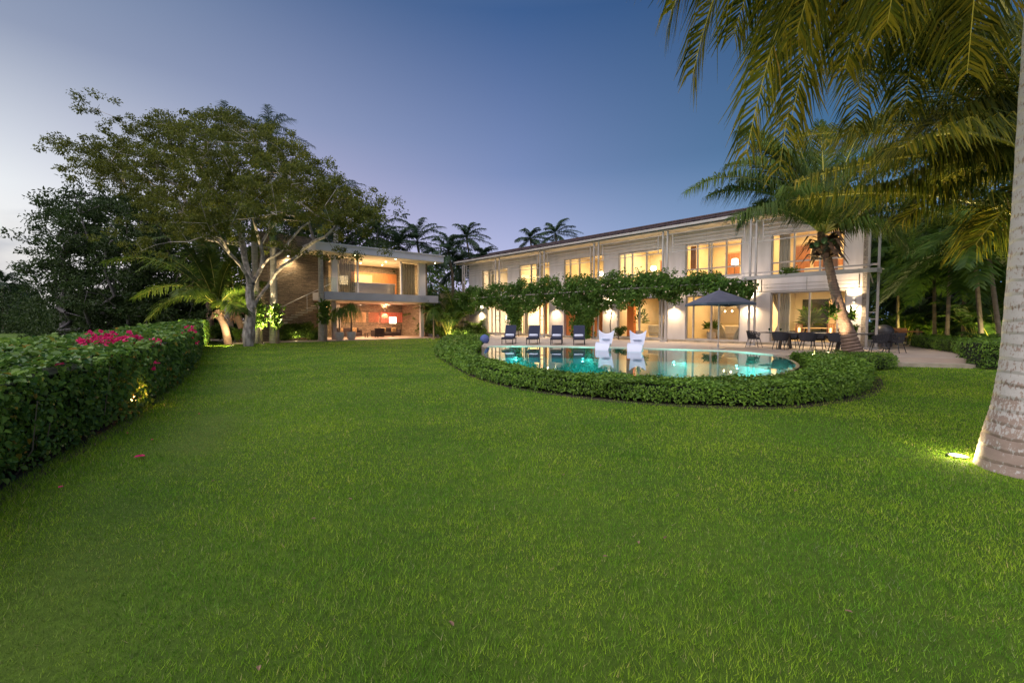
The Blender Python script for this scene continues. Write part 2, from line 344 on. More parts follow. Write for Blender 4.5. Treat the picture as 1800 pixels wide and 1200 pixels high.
M['cushion'] = surf('cushion', (.42, .28, .13), (.20, .12, .06), 14, .9)
M['curtain'] = surf('curtain', (.60, .55, .46), (.50, .46, .38), 4, .9, stretch=(20, 20, .5))
M['reed'] = reedmat('reed', (.34, .33, .28))
M['glass'] = glassmat('glass')
M['railglass'] = glassmat('railglass', (.88, .95, .92), .8)
M['soil'] = surf('soil', (.045, .028, .018), (.022, .014, .010), 9, 1, .8, 60)
M['bark'] = surf('bark', (.42, .38, .35), (.17, .15, .14), 4.5, .85, .9, 22, stretch=(1, 1, .55), detail=8, contrast=(.40, .60))
M['twig'] = surf('twig', (.20, .16, .12), (.12, .095, .07), 4, .85, .4)
M['darkbark'] = surf('darkbark', (.12, .11, .12), (.07, .065, .07), 4, .9, .5)
M['coco'] = palmbark('coco', (.24, .155, .115), (.13, .085, .065), 3.2, rings=.85)
M['royal'] = palmbark('royal', (.36, .34, .31), (.26, .24, .22), 1.7, rings=.35)
M['lichen'] = palmbark('lichen', (.31, .235, .195), (.25, .185, .15), 2.3, patch=(.44, .42, .40), rings=.4, pz=(.49, .55), pscale=27)
M['thin'] = palmbark('thin', (.22, .17, .12), (.13, .10, .07), 3.5, rings=.6)
M['crownshaft'] = surf('crownshaft', (.07, .13, .04), (.05, .09, .03), 2, .4)
M['husk'] = surf('husk', (.27, .16, .10), (.11, .065, .04), 8, .9, .8, 30)
M['terracotta'] = surf('terracotta', (.50, .38, .28), (.42, .31, .22), 5, .8)
M['pot'] = surf('pot', (.45, .43, .42), None, 5, .7)
M['orange'] = surf('orange', (.72, .24, .06), (.64, .20, .05), 2, .8)
M['ink'] = surf('ink', (.16, .035, .012), (.12, .028, .01), 4, .8)
M['orangepale'] = surf('orangepale', (.82, .36, .12), (.76, .30, .09), 4, .8)
M['lens'] = emit('lens', (1, .82, .5), 12)
M['bulb'] = emit('bulb', (1, .80, .48), 30)
M['shade'] = emit('shade', (1, .88, .66), 6)
M['poolbulb'] = emit('poolbulb', (.2, 1, .9), 3)
M['candle'] = emit('candle', (1, .62, .25), 5)
# foliage
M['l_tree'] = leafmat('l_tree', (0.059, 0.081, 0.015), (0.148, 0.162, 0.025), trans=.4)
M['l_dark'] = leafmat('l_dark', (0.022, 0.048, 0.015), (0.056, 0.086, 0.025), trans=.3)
M['l_palm'] = leafmat('l_palm', (0.040, 0.084, 0.012), (0.106, 0.153, 0.020), trans=.35, dry=(.22, .15, .07), dryamt=.05)
M['l_palm2'] = leafmat('l_palm2', (.022, .042, .006), (.27, .23, .020), (.090, .110, .010), trans=.4, dry=(.20, .12, .05), dryamt=.05)
M['l_palmdark'] = leafmat('l_palmdark', (0.017, 0.041, 0.019), (0.043, 0.076, 0.031), trans=.3)
M['l_areca'] = leafmat('l_areca', (0.034, 0.083, 0.012), (0.083, 0.141, 0.018), trans=.4)
M['l_vine'] = leafmat('l_vine', (0.043, 0.110, 0.018), (0.121, 0.223, 0.036), trans=.3)
M['l_hedge'] = leafmat('l_hedge', (0.061, 0.135, 0.020), (0.184, 0.306, 0.040), trans=.25, rough=.3)
M['l_boug'] = leafmat('l_boug', (0.045, 0.113, 0.024), (0.153, 0.261, 0.040), trans=.35, rough=.3, dry=(.35, .20, .03), dryamt=.03)
M['l_bush'] = leafmat('l_bush', (0.044, 0.103, 0.017), (0.117, 0.190, 0.028), trans=.3)
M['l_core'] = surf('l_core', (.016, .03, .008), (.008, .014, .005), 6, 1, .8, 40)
M['petal'] = leafmat('petal', (.55, .01, .10), (.85, .05, .25), trans=.4)
M['whitepetal'] = leafmat('whitepetal', (.75, .68, .45), (.8, .75, .6), trans=.3)
M['rachis'] = surf('rachis', (.42, .38, .06), (.30, .29, .05), 3, .5)
def lawnmat():
    m, nt, b, N, L = newmat('lawn'); b.inputs['Roughness'].default_value = .9; b.inputs['Specular IOR Level'].default_value = .2
    tc = N('ShaderNodeTexCoord'); n1 = N('ShaderNodeTexNoise'); n1.inputs['Scale'].default_value = .35; n1.inputs['Detail'].default_value = 5; L(tc.outputs['Object'], n1.inputs[0])
    n2 = N('ShaderNodeTexNoise'); n2.inputs['Scale'].default_value = 14; n2.inputs['Detail'].default_value = 8; n2.inputs['Roughness'].default_value = .8; L(tc.outputs['Object'], n2.inputs[0])
    r = N('ShaderNodeValToRGB'); r.color_ramp.elements[0].position = .35; r.color_ramp.elements[1].position = .68; r.color_ramp.elements[0].color = (.052, .105, .010, 1); r.color_ramp.elements[1].color = (.095, .165, .018, 1); L(n1.outputs[0], r.inputs[0])
    r2 = N('ShaderNodeValToRGB'); r2.color_ramp.elements[0].position = .3; r2.color_ramp.elements[1].position = .7; r2.color_ramp.elements[0].color = (.5, .5, .45, 1); r2.color_ramp.elements[1].color = (1.3, 1.25, 1.1, 1); L(n2.outputs[0], r2.inputs[0])
    mx = N('ShaderNodeMix'); mx.data_type = 'RGBA'; mx.blend_type = 'MULTIPLY'; mx.inputs[0].default_value = 1; L(r.outputs[0], mx.inputs[6]); L(r2.outputs[0], mx.inputs[7]); L(mx.outputs[2], b.inputs['Base Color'])
    bp = N('ShaderNodeBump'); bp.inputs['Strength'].default_value = .8; bp.inputs['Distance'].default_value = .03; L(n2.outputs[0], bp.inputs['Height']); L(bp.outputs[0], b.inputs['Normal']); return m
def grassmat():
    m, nt, b, N, L = newmat('grassblades'); nt.nodes.remove(b); out = nt.nodes['Material Output']
    g = N('ShaderNodeNewGeometry'); r = N('ShaderNodeValToRGB'); cr = r.color_ramp
    cr.elements[0].color = (.080, .195, .015, 1); cr.elements[1].color = (.42, .38, .20, 1); cr.elements[1].position = 1
    e = cr.elements.new(.45); e.color = (.190, .375, .028, 1); e = cr.elements.new(.9); e.color = (.31, .51, .05, 1)
    L(g.outputs['Random Per Island'], r.inputs[0])
    tc = N('ShaderNodeTexCoord'); n1 = N('ShaderNodeTexNoise'); n1.inputs['Scale'].default_value = .55; n1.inputs['Detail'].default_value = 7; n1.inputs['Roughness'].default_value = .6; L(tc.outputs['Object'], n1.inputs[0])
    r1 = N('ShaderNodeValToRGB'); r1.color_ramp.elements[0].position = .36; r1.color_ramp.elements[1].position = .66
    r1.color_ramp.elements[0].color = (.62, .74, .80, 1); r1.color_ramp.elements[1].color = (1.42, 1.14, 1.05, 1)
    n3 = N('ShaderNodeTexNoise'); n3.inputs['Scale'].default_value = 6.5; n3.inputs['Detail'].default_value = 3; L(tc.outputs['Object'], n3.inputs[0])
    s3 = N('ShaderNodeMath'); s3.operation = 'MULTIPLY_ADD'; s3.inputs[1].default_value = .55; L(n3.outputs[0], s3.inputs[0]); s4 = N('ShaderNodeMath'); s4.operation = 'SUBTRACT'; s4.inputs[1].default_value = .275; L(n1.outputs[0], s4.inputs[0]); L(s4.outputs[0], s3.inputs[2]); L(s3.outputs[0], r1.inputs[0])
    mx = N('ShaderNodeMix'); mx.data_type = 'RGBA'; mx.blend_type = 'MULTIPLY'; mx.inputs[0].default_value = 1; L(r.outputs[0], mx.inputs[6]); L(r1.outputs[0], mx.inputs[7])
    at_ = N('ShaderNodeAttribute'); at_.attribute_name = 'worn'; m2 = N('ShaderNodeMix'); m2.data_type = 'RGBA'; L(at_.outputs['Fac'], m2.inputs[0]); L(mx.outputs[2], m2.inputs[6]); m2.inputs[7].default_value = (.30, .24, .12, 1); mx = m2
    p = N('ShaderNodeBsdfDiffuse'); t = N('ShaderNodeBsdfTranslucent'); ms = N('ShaderNodeMixShader'); ms.inputs[0].default_value = .3
    L(mx.outputs[2], p.inputs[0]); L(mx.outputs[2], t.inputs[0]); L(p.outputs[0], ms.inputs[1]); L(t.outputs[0], ms.inputs[2]); L(ms.outputs[0], out.inputs[0]); return m
M['lawn'] = lawnmat(); M['grass'] = grassmat()
def watermat():
    m, nt, b, N, L = newmat('poolwater'); nt.nodes.remove(b); out = nt.nodes['Material Output']
    t = N('ShaderNodeBsdfTransparent'); t.inputs[0].default_value = (.42, .86, .84, 1); g = N('ShaderNodeBsdfGlossy'); g.inputs['Roughness'].default_value = .012; g.inputs[0].default_value = (.95, .97, 1, 1)
    tc = N('ShaderNodeTexCoord'); nz = N('ShaderNodeTexNoise'); nz.inputs['Scale'].default_value = 1.5; nz.inputs['Detail'].default_value = 2; L(tc.outputs['Object'], nz.inputs[0])
    bp = N('ShaderNodeBump'); bp.inputs['Strength'].default_value = .035; bp.inputs['Distance'].default_value = .05; L(nz.outputs[0], bp.inputs['Height'])
    fr = N('ShaderNodeFresnel'); fr.inputs[0].default_value = 1.5; mx = N('ShaderNodeMixShader')
    L(bp.outputs[0], g.inputs['Normal']); L(bp.outputs[0], fr.inputs['Normal'])
    L(fr.outputs[0], mx.inputs[0]); L(t.outputs[0], mx.inputs[1]); L(g.outputs[0], mx.inputs[2]); L(mx.outputs[0], out.inputs[0]); return m
M['water'] = watermat()

# ------------------------------------------------------------------ foliage helpers
def leaves(mb, P, D, Nn, L, W, fold=.25):
    """pointed oval leaves: two quads each, folded along the midrib"""
    P = np.asarray(P, float); n = len(P)
    if n == 0: return
    D = nrm(D); S = nrm(np.cross(D, Nn)); U = np.cross(S, D)
    L = np.broadcast_to(np.asarray(L, float), (n,))[:, None]; W = np.broadcast_to(np.asarray(W, float), (n,))[:, None]
    b = P; t = P + D * L - U * L * .12
    l1 = P + D * L * .28 + S * W * .5 + U * W * fold; l2 = P + D * L * .68 + S * W * .38 + U * W * fold * .5
    r1 = P + D * L * .28 - S * W * .5 + U * W * fold; r2 = P + D * L * .68 - S * W * .38 + U * W * fold * .5
    V = np.stack([b, l1, l2, t, r2, r1], 1).reshape(-1, 3); k = np.arange(n)[:, None] * 6
    mb.add(V, np.concatenate([k + np.array([0, 1, 2, 3]), k + np.array([0, 3, 4, 5])]))
def rdir(rng, n):
    return nrm(rng.normal(size=(n, 3)))
def clumps(mb, C, rad, per, L, rng, flat=.7, shell=.55, asp=.5, droop=.3):
    """leaf clumps at centres C: leaves near the clump's surface, facing outward"""
    C = np.asarray(C, float); m = len(C); rad = np.broadcast_to(np.asarray(rad, float), (m,))
    d = rdir(rng, m * per); c = np.repeat(C, per, 0); r = np.repeat(rad, per)
    rr = r * (shell + (1 - shell) * rng.random(len(r)))
    P = c + d * rr[:, None] * np.array([1, 1, flat])
    D = nrm(d * .6 + rdir(rng, len(d)) * .8 + np.array([0, 0, -droop])); Nn = nrm(d + rdir(rng, len(d)) * .7 + np.array([0, 0, .5]))
    l = L * (.6 + .8 * rng.random(len(d))); leaves(mb, P, D, Nn, l, l * asp)
def bez(P0, P1, P2, n):
    t = np.linspace(0, 1, n)[:, None]; P0, P1, P2 = map(lambda q: np.asarray(q, float), (P0, P1, P2))
    return (1 - t) ** 2 * P0 + 2 * t * (1 - t) * P1 + t ** 2 * P2, nrm(2 * (1 - t) * (P1 - P0) + 2 * t * (P2 - P1))
def frond(mb, P0, P1, P2, rng, n=60, ll=.8, w=.035, droop=.8, start=.12, rw=.02, stem=None, fwd=.55, vee=.2, segs=2):
    """feather palm leaf: arching midrib with drooping leaflets"""
    k = 14; pts, _ = bez(P0, P1, P2, k); rad = np.linspace(rw, rw * .15, k)
    (stem or mb).tube(pts, rad, 5)
    t = np.linspace(start, .995, n); t = np.clip(t + rng.normal(size=n) * .003, start, 1)
    tt = t[:, None]; P0, P1, P2 = map(lambda q: np.asarray(q, float), (P0, P1, P2))
    B = (1 - tt) ** 2 * P0 + 2 * tt * (1 - tt) * P1 + tt ** 2 * P2; T = nrm(2 * (1 - tt) * (P1 - P0) + 2 * tt * (P2 - P1))
    Z = np.array([0, 0, 1.]); S = nrm(np.cross(T, Z) + 1e-4); U = np.cross(S, T)
    prof = ll * np.clip(np.sin(math.pi * (.1 + .86 * (t - start) / (1 - start))) ** .5, .25, 1)
    for sg in (-1, 1):
        f = fwd + .5 * ((t - start) / (1 - start))[:, None]
        D = nrm(T * f + S * sg + U * vee + rng.normal(size=(n, 3)) * .13)
        l = (prof * (.72 + .5 * rng.random(n)))[:, None]
        ww = w * (.8 + .4 * rng.random(n))[:, None]
        a = B; b = a + D * l * .45; D2 = nrm(D + np.array([0, 0, -1.]) * droop * (.6 + .8 * rng.random(n))[:, None]); c = b + D2 * l * .55
        Wv = nrm(np.cross(D, nrm(np.cross(D, T)))) * ww * .5
        W1 = Wv; 
        V = np.stack([a - W1 * .7, a + W1 * .7, b + W1, b - W1, c + W1 * .12, c - W1 * .12], 1).reshape(-1, 3); q = np.arange(n)[:, None] * 6
        mb.add(V, np.concatenate([q + np.array([0, 1, 2, 3]), q + np.array([3, 2, 4, 5])]))
    mb.smooth = False
def palm_crown(mb, C, rng, n=14, L=3.5, ll=.7, nl=36, w=.04, emax=80, emin=-20, droop=.8, arch=.5, wind=(0, 0, 0), stem=None, rw=.03):
    C = np.asarray(C, float); wind = np.array(wind, float)
    for i in range(n):
        az = i * 2.39996 + rng.random() * .5; el = R(emax + (emin - emax) * ((i + .5) / n) ** 1.1 + rng.normal() * 6)
        l = L * (.8 + .35 * rng.random()); h = np.array([math.cos(az), math.sin(az), 0])
        d = h * math.cos(el) + np.array([0, 0, math.sin(el)])
        P1 = C + d * l * .55; P2 = C + d * l * .75 + h * l * .32 + np.array([0, 0, -arch * l * (.35 + .4 * math.cos(el))]) + wind * l
        frond(mb, C, P1 + wind * l * .4, P2, rng, nl, ll, w, droop, rw=rw, stem=stem)
def trunk_mb(pts, r, n=12, ring=0, seg=40):
    """curved palm trunk with leaf-scar rings"""
    pts = np.array(pts, float); s = np.linspace(0, len(pts) - 1, seg); i = np.clip(s.astype(int), 0, len(pts) - 2); f = (s - i)[:, None]
    def cr(A):
        A = np.asarray(A, float); A = A if A.ndim > 1 else A[:, None]
        e = np.concatenate([[2 * A[0] - A[1]], A, [2 * A[-1] - A[-2]]]); p0, p1, p2, p3 = e[i], e[i + 1], e[i + 2], e[i + 3]
        return .5 * (2 * p1 + (p2 - p0) * f + (2 * p0 - 5 * p1 + 4 * p2 - p3) * f ** 2 + (3 * p1 - p0 - 3 * p2 + p3) * f ** 3)
    Q = cr(pts); rr = cr(np.array(r, float))[:, 0]
    if ring: rr = rr * (1 + ring * ((np.arange(seg) % 2) - .5))
    return MB().tube(Q, rr, n)
def palm(name, base, top, r0, r1, label, group, seed, bend=(0, 0), n=14, L=3.5, ll=.75, nl=34, w=.05, mat='l_palm', tmat='coco', cat='palm tree', split=False, shaft=0, **kw):
    rng = np.random.default_rng(seed); base = np.asarray(base, float); top = np.asarray(top, float)
    t = thing(name, label, cat, base, 0, group); o = base
    mid = (base + top) / 2 + np.array([bend[0], bend[1], 0])
    trunk_mb([base - o, (base + mid) / 2 - o, mid - o, (mid + top) / 2 + np.array([bend[0], bend[1], 0]) * .4 - o, top - o], [r0 * 1.25, r0, (r0 + r1) / 2, r1, r1], 10, .05, 46).build('trunk', M[tmat], t)
    c = top - o
    if shaft:
        MB().tube([c, c + [0, 0, shaft * .5], c + [0, 0, shaft]], [r1 * 1.15, r1 * 1.1, r1 * .5], 10).build('crownshaft', M['crownshaft'], t); c = c + [0, 0, shaft]
    mb = MB(); palm_crown(mb, c, rng, n, L, ll, nl, w, **kw); mb.build('crown', M[mat], t, smooth=False)
    return t
class Skel:
    def __init__(s, p, r): s.p = [np.array(p, float)]; s.par = [-1]; s.tip = [0]
    def chain(s, pts, start=0):
        k = start
        for q in pts: s.p.append(np.array(q, float)); s.par.append(k); s.tip.append(0); k = len(s.p) - 1
        return k
    def sprout(s, tips, rng, up=.3, first=2):
        C = s.p[0]; o = np.argsort(np.linalg.norm(tips - s.p[min(first, len(s.p) - 1)], axis=1))
        for j in o:
            q = tips[j]; P = np.array(s.p[first:]); d = np.linalg.norm(P - q, axis=1)
            cost = d + .35 * np.maximum(P[:, 2] - q[2], 0) * 2
            k = int(np.argmin(cost)) + first; a = s.p[k]; dd = np.linalg.norm(q - a)
            m = max(1, int(dd / 1.1)); par = k
            for i in range(1, m + 1):
                f = i / m; x = a + (q - a) * f + np.array([0, 0, up * dd * .25 * math.sin(math.pi * f)]) + (rng.normal(size=3) * .08 * dd / m if i < m else 0)
                s.p.append(x); s.par.append(par); s.tip.append(0); par = len(s.p) - 1
            s.tip[-1] = 1
    def mesh(s, r0, rmin=.012, pw=.5, base=None):
        n = len(s.p); wt = np.array(s.tip, float) + .02
        for i in range(n - 1, 0, -1): wt[s.par[i]] += wt[i]
        r = np.maximum(rmin, r0 * (wt / wt[0]) ** pw); mb = MB()
        if base:
            for i, q in base.items(): r[i] = q
        for i in range(1, n):
            a = s.p[s.par[i]]; b = s.p[i]; m = 8 if r[i] > .06 else (5 if r[i] > .025 else 3)
            ra = min(r[s.par[i]], r[i] * 1.35) if s.par[i] else r[0]
            mb.tube([a, (a + b) / 2 , b + (b - a) * .02], [ra, (ra + r[i]) / 2, r[i]], m, False)
        mb.smooth = True
        return mb
def bush(name, label, cat, c, rad, h, mat, seed, group=None, L=.12, n=26, per=70, stems=True, asp=.5):
    """small shrub: stems and a crown of leaf clumps"""
    rng = np.random.default_rng(seed); t = thing(name, label, cat, c, 0, group); mb = MB()
    C = np.stack([rng.normal(size=n) * rad * .45, rng.normal(size=n) * rad * .45, h * (.35 + .55 * rng.random(n))], 1)
    clumps(mb, C, rad * .38, per, L, rng, asp=asp); mb.build('foliage', M[mat], t)
    s = MB()
    for k in range(6): s.tube([(0, 0, 0), C[k] * .5 + [0, 0, .05], C[k]], [.02, .012, .006], 4)
    s.build('stem', M['twig'], t); return t
def resample(P, n):
    P = np.array(P, float)
    # smooth with Catmull-Rom then resample by length
    e = np.concatenate([[2 * P[0] - P[1]], P, [2 * P[-1] - P[-2]]]); Q = []
    for i in range(len(P) - 1):
        for f in np.linspace(0, 1, 12, endpoint=False):
            p0, p1, p2, p3 = e[i:i + 4]; Q.append(.5 * (2 * p1 + (p2 - p0) * f + (2 * p0 - 5 * p1 + 4 * p2 - p3) * f * f + (3 * p1 - p0 - 3 * p2 + p3) * f ** 3))
    Q.append(P[-1]); Q = np.array(Q); s = np.concatenate([[0], np.cumsum(np.linalg.norm(np.diff(Q, axis=0), axis=1))])
    u = np.linspace(0, s[-1], n); return np.stack([np.interp(u, s, Q[:, 0]), np.interp(u, s, Q[:, 1])], 1)
def ribbon_hedge(name, label, cat, outer, inner, z0, z1, mat, seed, dens, L, z1b=None, wob=.04, asp=.6, group=None, lump=.06, dist_fall=12.0, sides=(1, 1)):
    """clipped hedge between two ground curves: dark twiggy core and leaves over its top and both faces"""
    rng = np.random.default_rng(seed); n = 120; O = resample(outer, n); I = resample(inner, n); z1b = z1 if z1b is None else z1b
    H = np.linspace(z1, z1b, n) - .05
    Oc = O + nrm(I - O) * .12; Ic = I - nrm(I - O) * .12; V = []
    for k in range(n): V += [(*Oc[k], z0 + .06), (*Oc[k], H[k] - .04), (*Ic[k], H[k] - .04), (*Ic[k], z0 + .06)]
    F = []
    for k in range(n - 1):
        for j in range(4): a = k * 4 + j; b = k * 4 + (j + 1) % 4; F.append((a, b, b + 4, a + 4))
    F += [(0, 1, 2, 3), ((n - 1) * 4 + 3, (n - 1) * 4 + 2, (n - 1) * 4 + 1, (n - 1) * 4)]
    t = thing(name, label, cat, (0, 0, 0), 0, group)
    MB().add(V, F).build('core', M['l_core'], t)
    mb = MB(); seg = np.linalg.norm(np.diff((O + I) / 2, axis=0), axis=1)
    width = np.linalg.norm(O - I, axis=1).mean()
    mid = (O + I) / 2; dd = np.linalg.norm(mid, axis=1); fall = np.minimum(1, (dist_fall / np.maximum(dd, 1))) ** 1.3
    wgt = (seg * fall[:-1] + 1e-6); tot = wgt.sum(); cdf = np.concatenate([[0], np.cumsum(wgt)]) / tot
    def sample(area_w, m):
        u = np.interp(rng.random(m), cdf, np.arange(n)); i = np.clip(u.astype(int), 0, n - 2); f = (u - i)[:, None]
        sc_ = 1 / np.maximum(fall[i], .12) ** .5
        return O[i] * (1 - f) + O[i + 1] * f, I[i] * (1 - f) + I[i + 1] * f, np.interp(u, np.arange(n), H), sc_
    def bumpf(P): return lump * (np.sin(P[:, 0] * 3.1 + 1.3 * P[:, 1]) + np.sin(P[:, 1] * 4.3 - P[:, 0] * 1.7) + np.sin(P[:, 0] * 9 + P[:, 1] * 7)) / 1.6
    m = int(dens * tot * width)
    o, i_, h, sc_ = sample(width, m); a = rng.random(m)[:, None]; p = o + (i_ - o) * a
    P = np.stack([p[:, 0], p[:, 1], h + bumpf(p) + np.abs(rng.normal(size=m)) * wob], 1)
    Nn = nrm(np.array([0, 0, 1.]) + rdir(rng, m) * .55); D = nrm(np.cross(Nn, rdir(rng, m)) + [0, 0, .15]); l = L * (.6 + .7 * rng.random(m)) * sc_
    leaves(mb, P, D, Nn, l, l * asp)
    for side in (0, 1):
        if not sides[side]: continue
        m = int(dens * tot * (z1 - z0) * (1.7 if side == 0 else .8)); o, i_, h, sc_ = sample(1, m); out = nrm(o - i_) * (1 if side == 0 else -1); p = o if side == 0 else i_
        z = z0 + .07 + (h - z0 - .07) * rng.random(m) ** .9; bulge = bumpf(np.stack([p[:, 0] + z * 2, p[:, 1] - z * 3], 1)) - .04 * (z < z0 + .15)
        P = np.stack([p[:, 0] + out[:, 0] * bulge, p[:, 1] + out[:, 1] * bulge, z], 1) + rng.normal(size=(m, 3)) * wob * .7
        o3 = np.stack([out[:, 0], out[:, 1], np.zeros(m)], 1); Nn = nrm(o3 + rdir(rng, m) * .75 + [0, 0, .6]); D = nrm(np.cross(Nn, rdir(rng, m)) + [0, 0, -.25]); l = L * (.4 + .75 * rng.random(m) ** 1.3) * sc_
        leaves(mb, P, D, Nn, l, l * asp)
    for e in (0, n - 1):   # the two ends
        m = int(dens * width * (z1 - z0) * .7); a = rng.random(m)[:, None]; p = O[e] + (I[e] - O[e]) * a; z = z0 + (H[e] - z0) * rng.random(m)
        tg = nrm((mid[1] - mid[0]) if e else (mid[0] - mid[1])) * (1 if not e else 1); tg = nrm(mid[0] - mid[1]) if e == 0 else nrm(mid[-1] - mid[-2]); P = np.stack([p[:, 0], p[:, 1], z], 1) + rng.normal(size=(m, 3)) * wob
        Nn = nrm(np.array([tg[0], tg[1], .4]) + rdir(rng, m) * .6); D = nrm(np.cross(Nn, rdir(rng, m)) + [0, 0, -.2]); l = L * (.6 + .7 * rng.random(m)) / max(fall[e], .12) ** .5; leaves(mb, P, D, Nn, l, l * asp)
    mb.build('foliage', M[mat], t)
    return t, O, I, H

def flat(name, poly, z, m, holes=(), kind='structure', parent=None):
    rings = [[Vector((float(x), float(y), 0)) for x, y in poly]] + [[Vector((float(x), float(y), 0)) for x, y in h] for h in holes]
    tr = geometry.tessellate_polygon(rings); V = [(v.x, v.y, z) for r in rings for v in r]
    F = []
    for q in tr:
        a, b, c = (np.array(V[i]) for i in q); F.append(tuple(q) if np.cross(b - a, c - a)[2] > 0 else tuple(q[::-1]))
    o = MB().add(V, F).build(name, m, parent); 
    if kind: o['kind'] = kind
    return o
def slab(name, poly, z0, z1, m, kind='structure', parent=None):
    o = MB().prism(poly, z0, z1).build(name, m, parent)
    if kind: o['kind'] = kind
    return o
def inpoly(P, poly):
    poly = np.array(poly, float); x, y = P[:, 0], P[:, 1]; ins = np.zeros(len(P), bool); j = len(poly) - 1
    for i in range(len(poly)):
        xi, yi = poly[i]; xj, yj = poly[j]
        c = ((yi > y) != (yj > y)) & (x < (xj - xi) * (y - yi) / (yj - yi + 1e-12) + xi); ins ^= c; j = i
    return ins

# ------------------------------------------------------------------ site frames
# house: local x runs left-far along the facade, y outward towards the garden
HU = np.array([-.664, .748, 0]); HU /= np.linalg.norm(HU); HN = np.array([-HU[1], HU[0], 0]); H0 = np.array([16.4, 21.4, 0]); HROT = math.atan2(HU[1], HU[0])
def HW(s, w, z): return H0 + HU * s + HN * w + np.array([0, 0, z])
# pavilion: local x runs right-far, y inward
PV = np.array([.748, .664, 0]); PV /= np.linalg.norm(PV); PI_ = np.array([-PV[1], PV[0], 0]); P0_ = np.array([-14.3, 36.4, 0]); PROT = math.atan2(PV[1], PV[0])
def PW(s, y, z): return P0_ + PV * s + PI_ * y + np.array([0, 0, z])

# ------------------------------------------------------------------ setting: lawn, pool, decks
pool_poly = resample([(-1.24, 23.0), (-1.20, 20), (-1.06, 17.6), (-.55, 15.2), (.08, 13.3), (1.33, 11.27), (2.6, 10.36), (3.75, 9.98), (5.15, 10.2), (6.56, 11.27), (8.08, 12.97), (8.95, 14.42), (9.61, 15.97), (9.95, 17.3)], 60)
far_edge = [(9.75, 18.3), (9.3, 19.6), (5.0, 22.1), (1.5, 23.2)]
pool = [tuple(p) for p in pool_poly] + far_edge
pa = np.array(pool); cen = pa.mean(0)
def grow_poly(p, d):
    p = np.array(p, float); n = len(p); out = []
    for i in range(n):
        a, b, c = p[i - 1], p[i], p[(i + 1) % n]; t1 = nrm(b - a); t2 = nrm(c - b); nn = nrm(np.array([t1[1] + t2[1], -t1[0] - t2[0]])); out.append(b + nn * d)
    return [tuple(q) for q in out]
sgn = 1 if sum(pa[i - 1][0] * pa[i][1] - pa[i][0] * pa[i - 1][1] for i in range(len(pa))) > 0 else -1
rim = grow_poly(pool, .10 * sgn)
outerrim = grow_poly(pool, .22 * sgn)
flat('lawn', [(-400, -60), (400, -60), (400, 500), (-400, 500)], 0, M['lawn'], [rim])
# pool: basin, wall and water
pt = thing('swimming_pool', 'half moon swimming pool of turquoise water mirroring the lit house', 'swimming pool')
b = MB(); n = len(pool)
b.add([(x, y, .24) for x, y in pool] + [(x, y, -1.2) for x, y in pool], [(i, (i + 1) % n, (i + 1) % n + n, i + n) for i in range(n)]); b.build('basin_wall', M['pooltile'], pt)
flat('basin_floor', pool, -1.2, M['pooltile'], (), None, pt)
w = MB(); K = len(pool)
for i in range(K):
    j = (i + 1) % K
    w.add([(*pool[i], .262), (*pool[j], .262), (*rim[j], .262), (*rim[i], .262), (*rim[i], -.3), (*rim[j], -.3), (*pool[i], -.3), (*pool[j], -.3)], [(0, 1, 2, 3), (3, 2, 5, 4)] + [(1, 0, 6, 7)])
w.build('rim_wall', M['poolwall'], pt)
flat('water_surface', pool, .262 + .004, M['water'], (), None, pt)
# the straight far side has a pale coping
cp = MB()
path = [np.array(p) for p in ([pool[-5 + 0]] if False else [])]
fe = [np.array(pool[59])] + [np.array(p) for p in far_edge] + [np.array(pool[0])]
fo = [np.array(outerrim[59])] + [np.array(p) for p in outerrim[60:]] + [np.array(outerrim[0])]
fo = [a + nrm(a - b_) * .12 for a, b_ in zip(fo, fe)]
for i in range(len(fe) - 1): cp.prism([fe[i], fe[i + 1], fo[i + 1], fo[i]], .20, .306)
cp.build('coping', M['coping'], pt)
# deck round the house, two steps down to the lawn on the right
ter = [(9.95, 17.15), (11.4, 16.6), (13.38, 16.2), (15.66, 15.5), (17.2, 16.6), (20.5, 21.5), (24.5, 25), (24, 33), (17, 36), (2, 50), (-5, 50), (-3.0, 45), (-1.55, 36), (-1.5, 23.2)] + [tuple(p) for p in fo[::-1]][0:1]
ter = [(9.95, 17.1), (11.4, 16.6), (13.38, 16.2), (15.66, 15.5), (17.2, 16.6), (20.5, 21.5), (24.5, 25), (24, 33), (17, 36), (2, 50), (-5, 50), (-3.0, 45), (-1.75, 36), (-1.55, 23.2)] + [tuple(p) for p in fo[::-1]]
slab('terrace', ter, -.2, .30, M['deck'])
slab('terrace_step', [(11.6, 16.4), (13.55, 15.6), (16.2, 14.85), (17.4, 15.9), (17.2, 16.9), (15.6, 15.8), (13.3, 16.5)], -.2, .13, M['stepstone'])
slab('patio', [PW(-7.5, -1.5, 0)[:2], PW(10.5, -1.5, 0)[:2], (-4.0, 42.5), (-2.9, 44.9), (-4.9, 50), PW(12, 9, 0)[:2], PW(-7.5, 7, 0)[:2]], -.2, .07, M['deck'])
slab('garden_path', [(-6.3, 41.5), (-5.6, 36.6), (-5.3, 36.6), (-3.4, 43.4), (-4.2, 43.9)], -.1, .05, M['deck'])
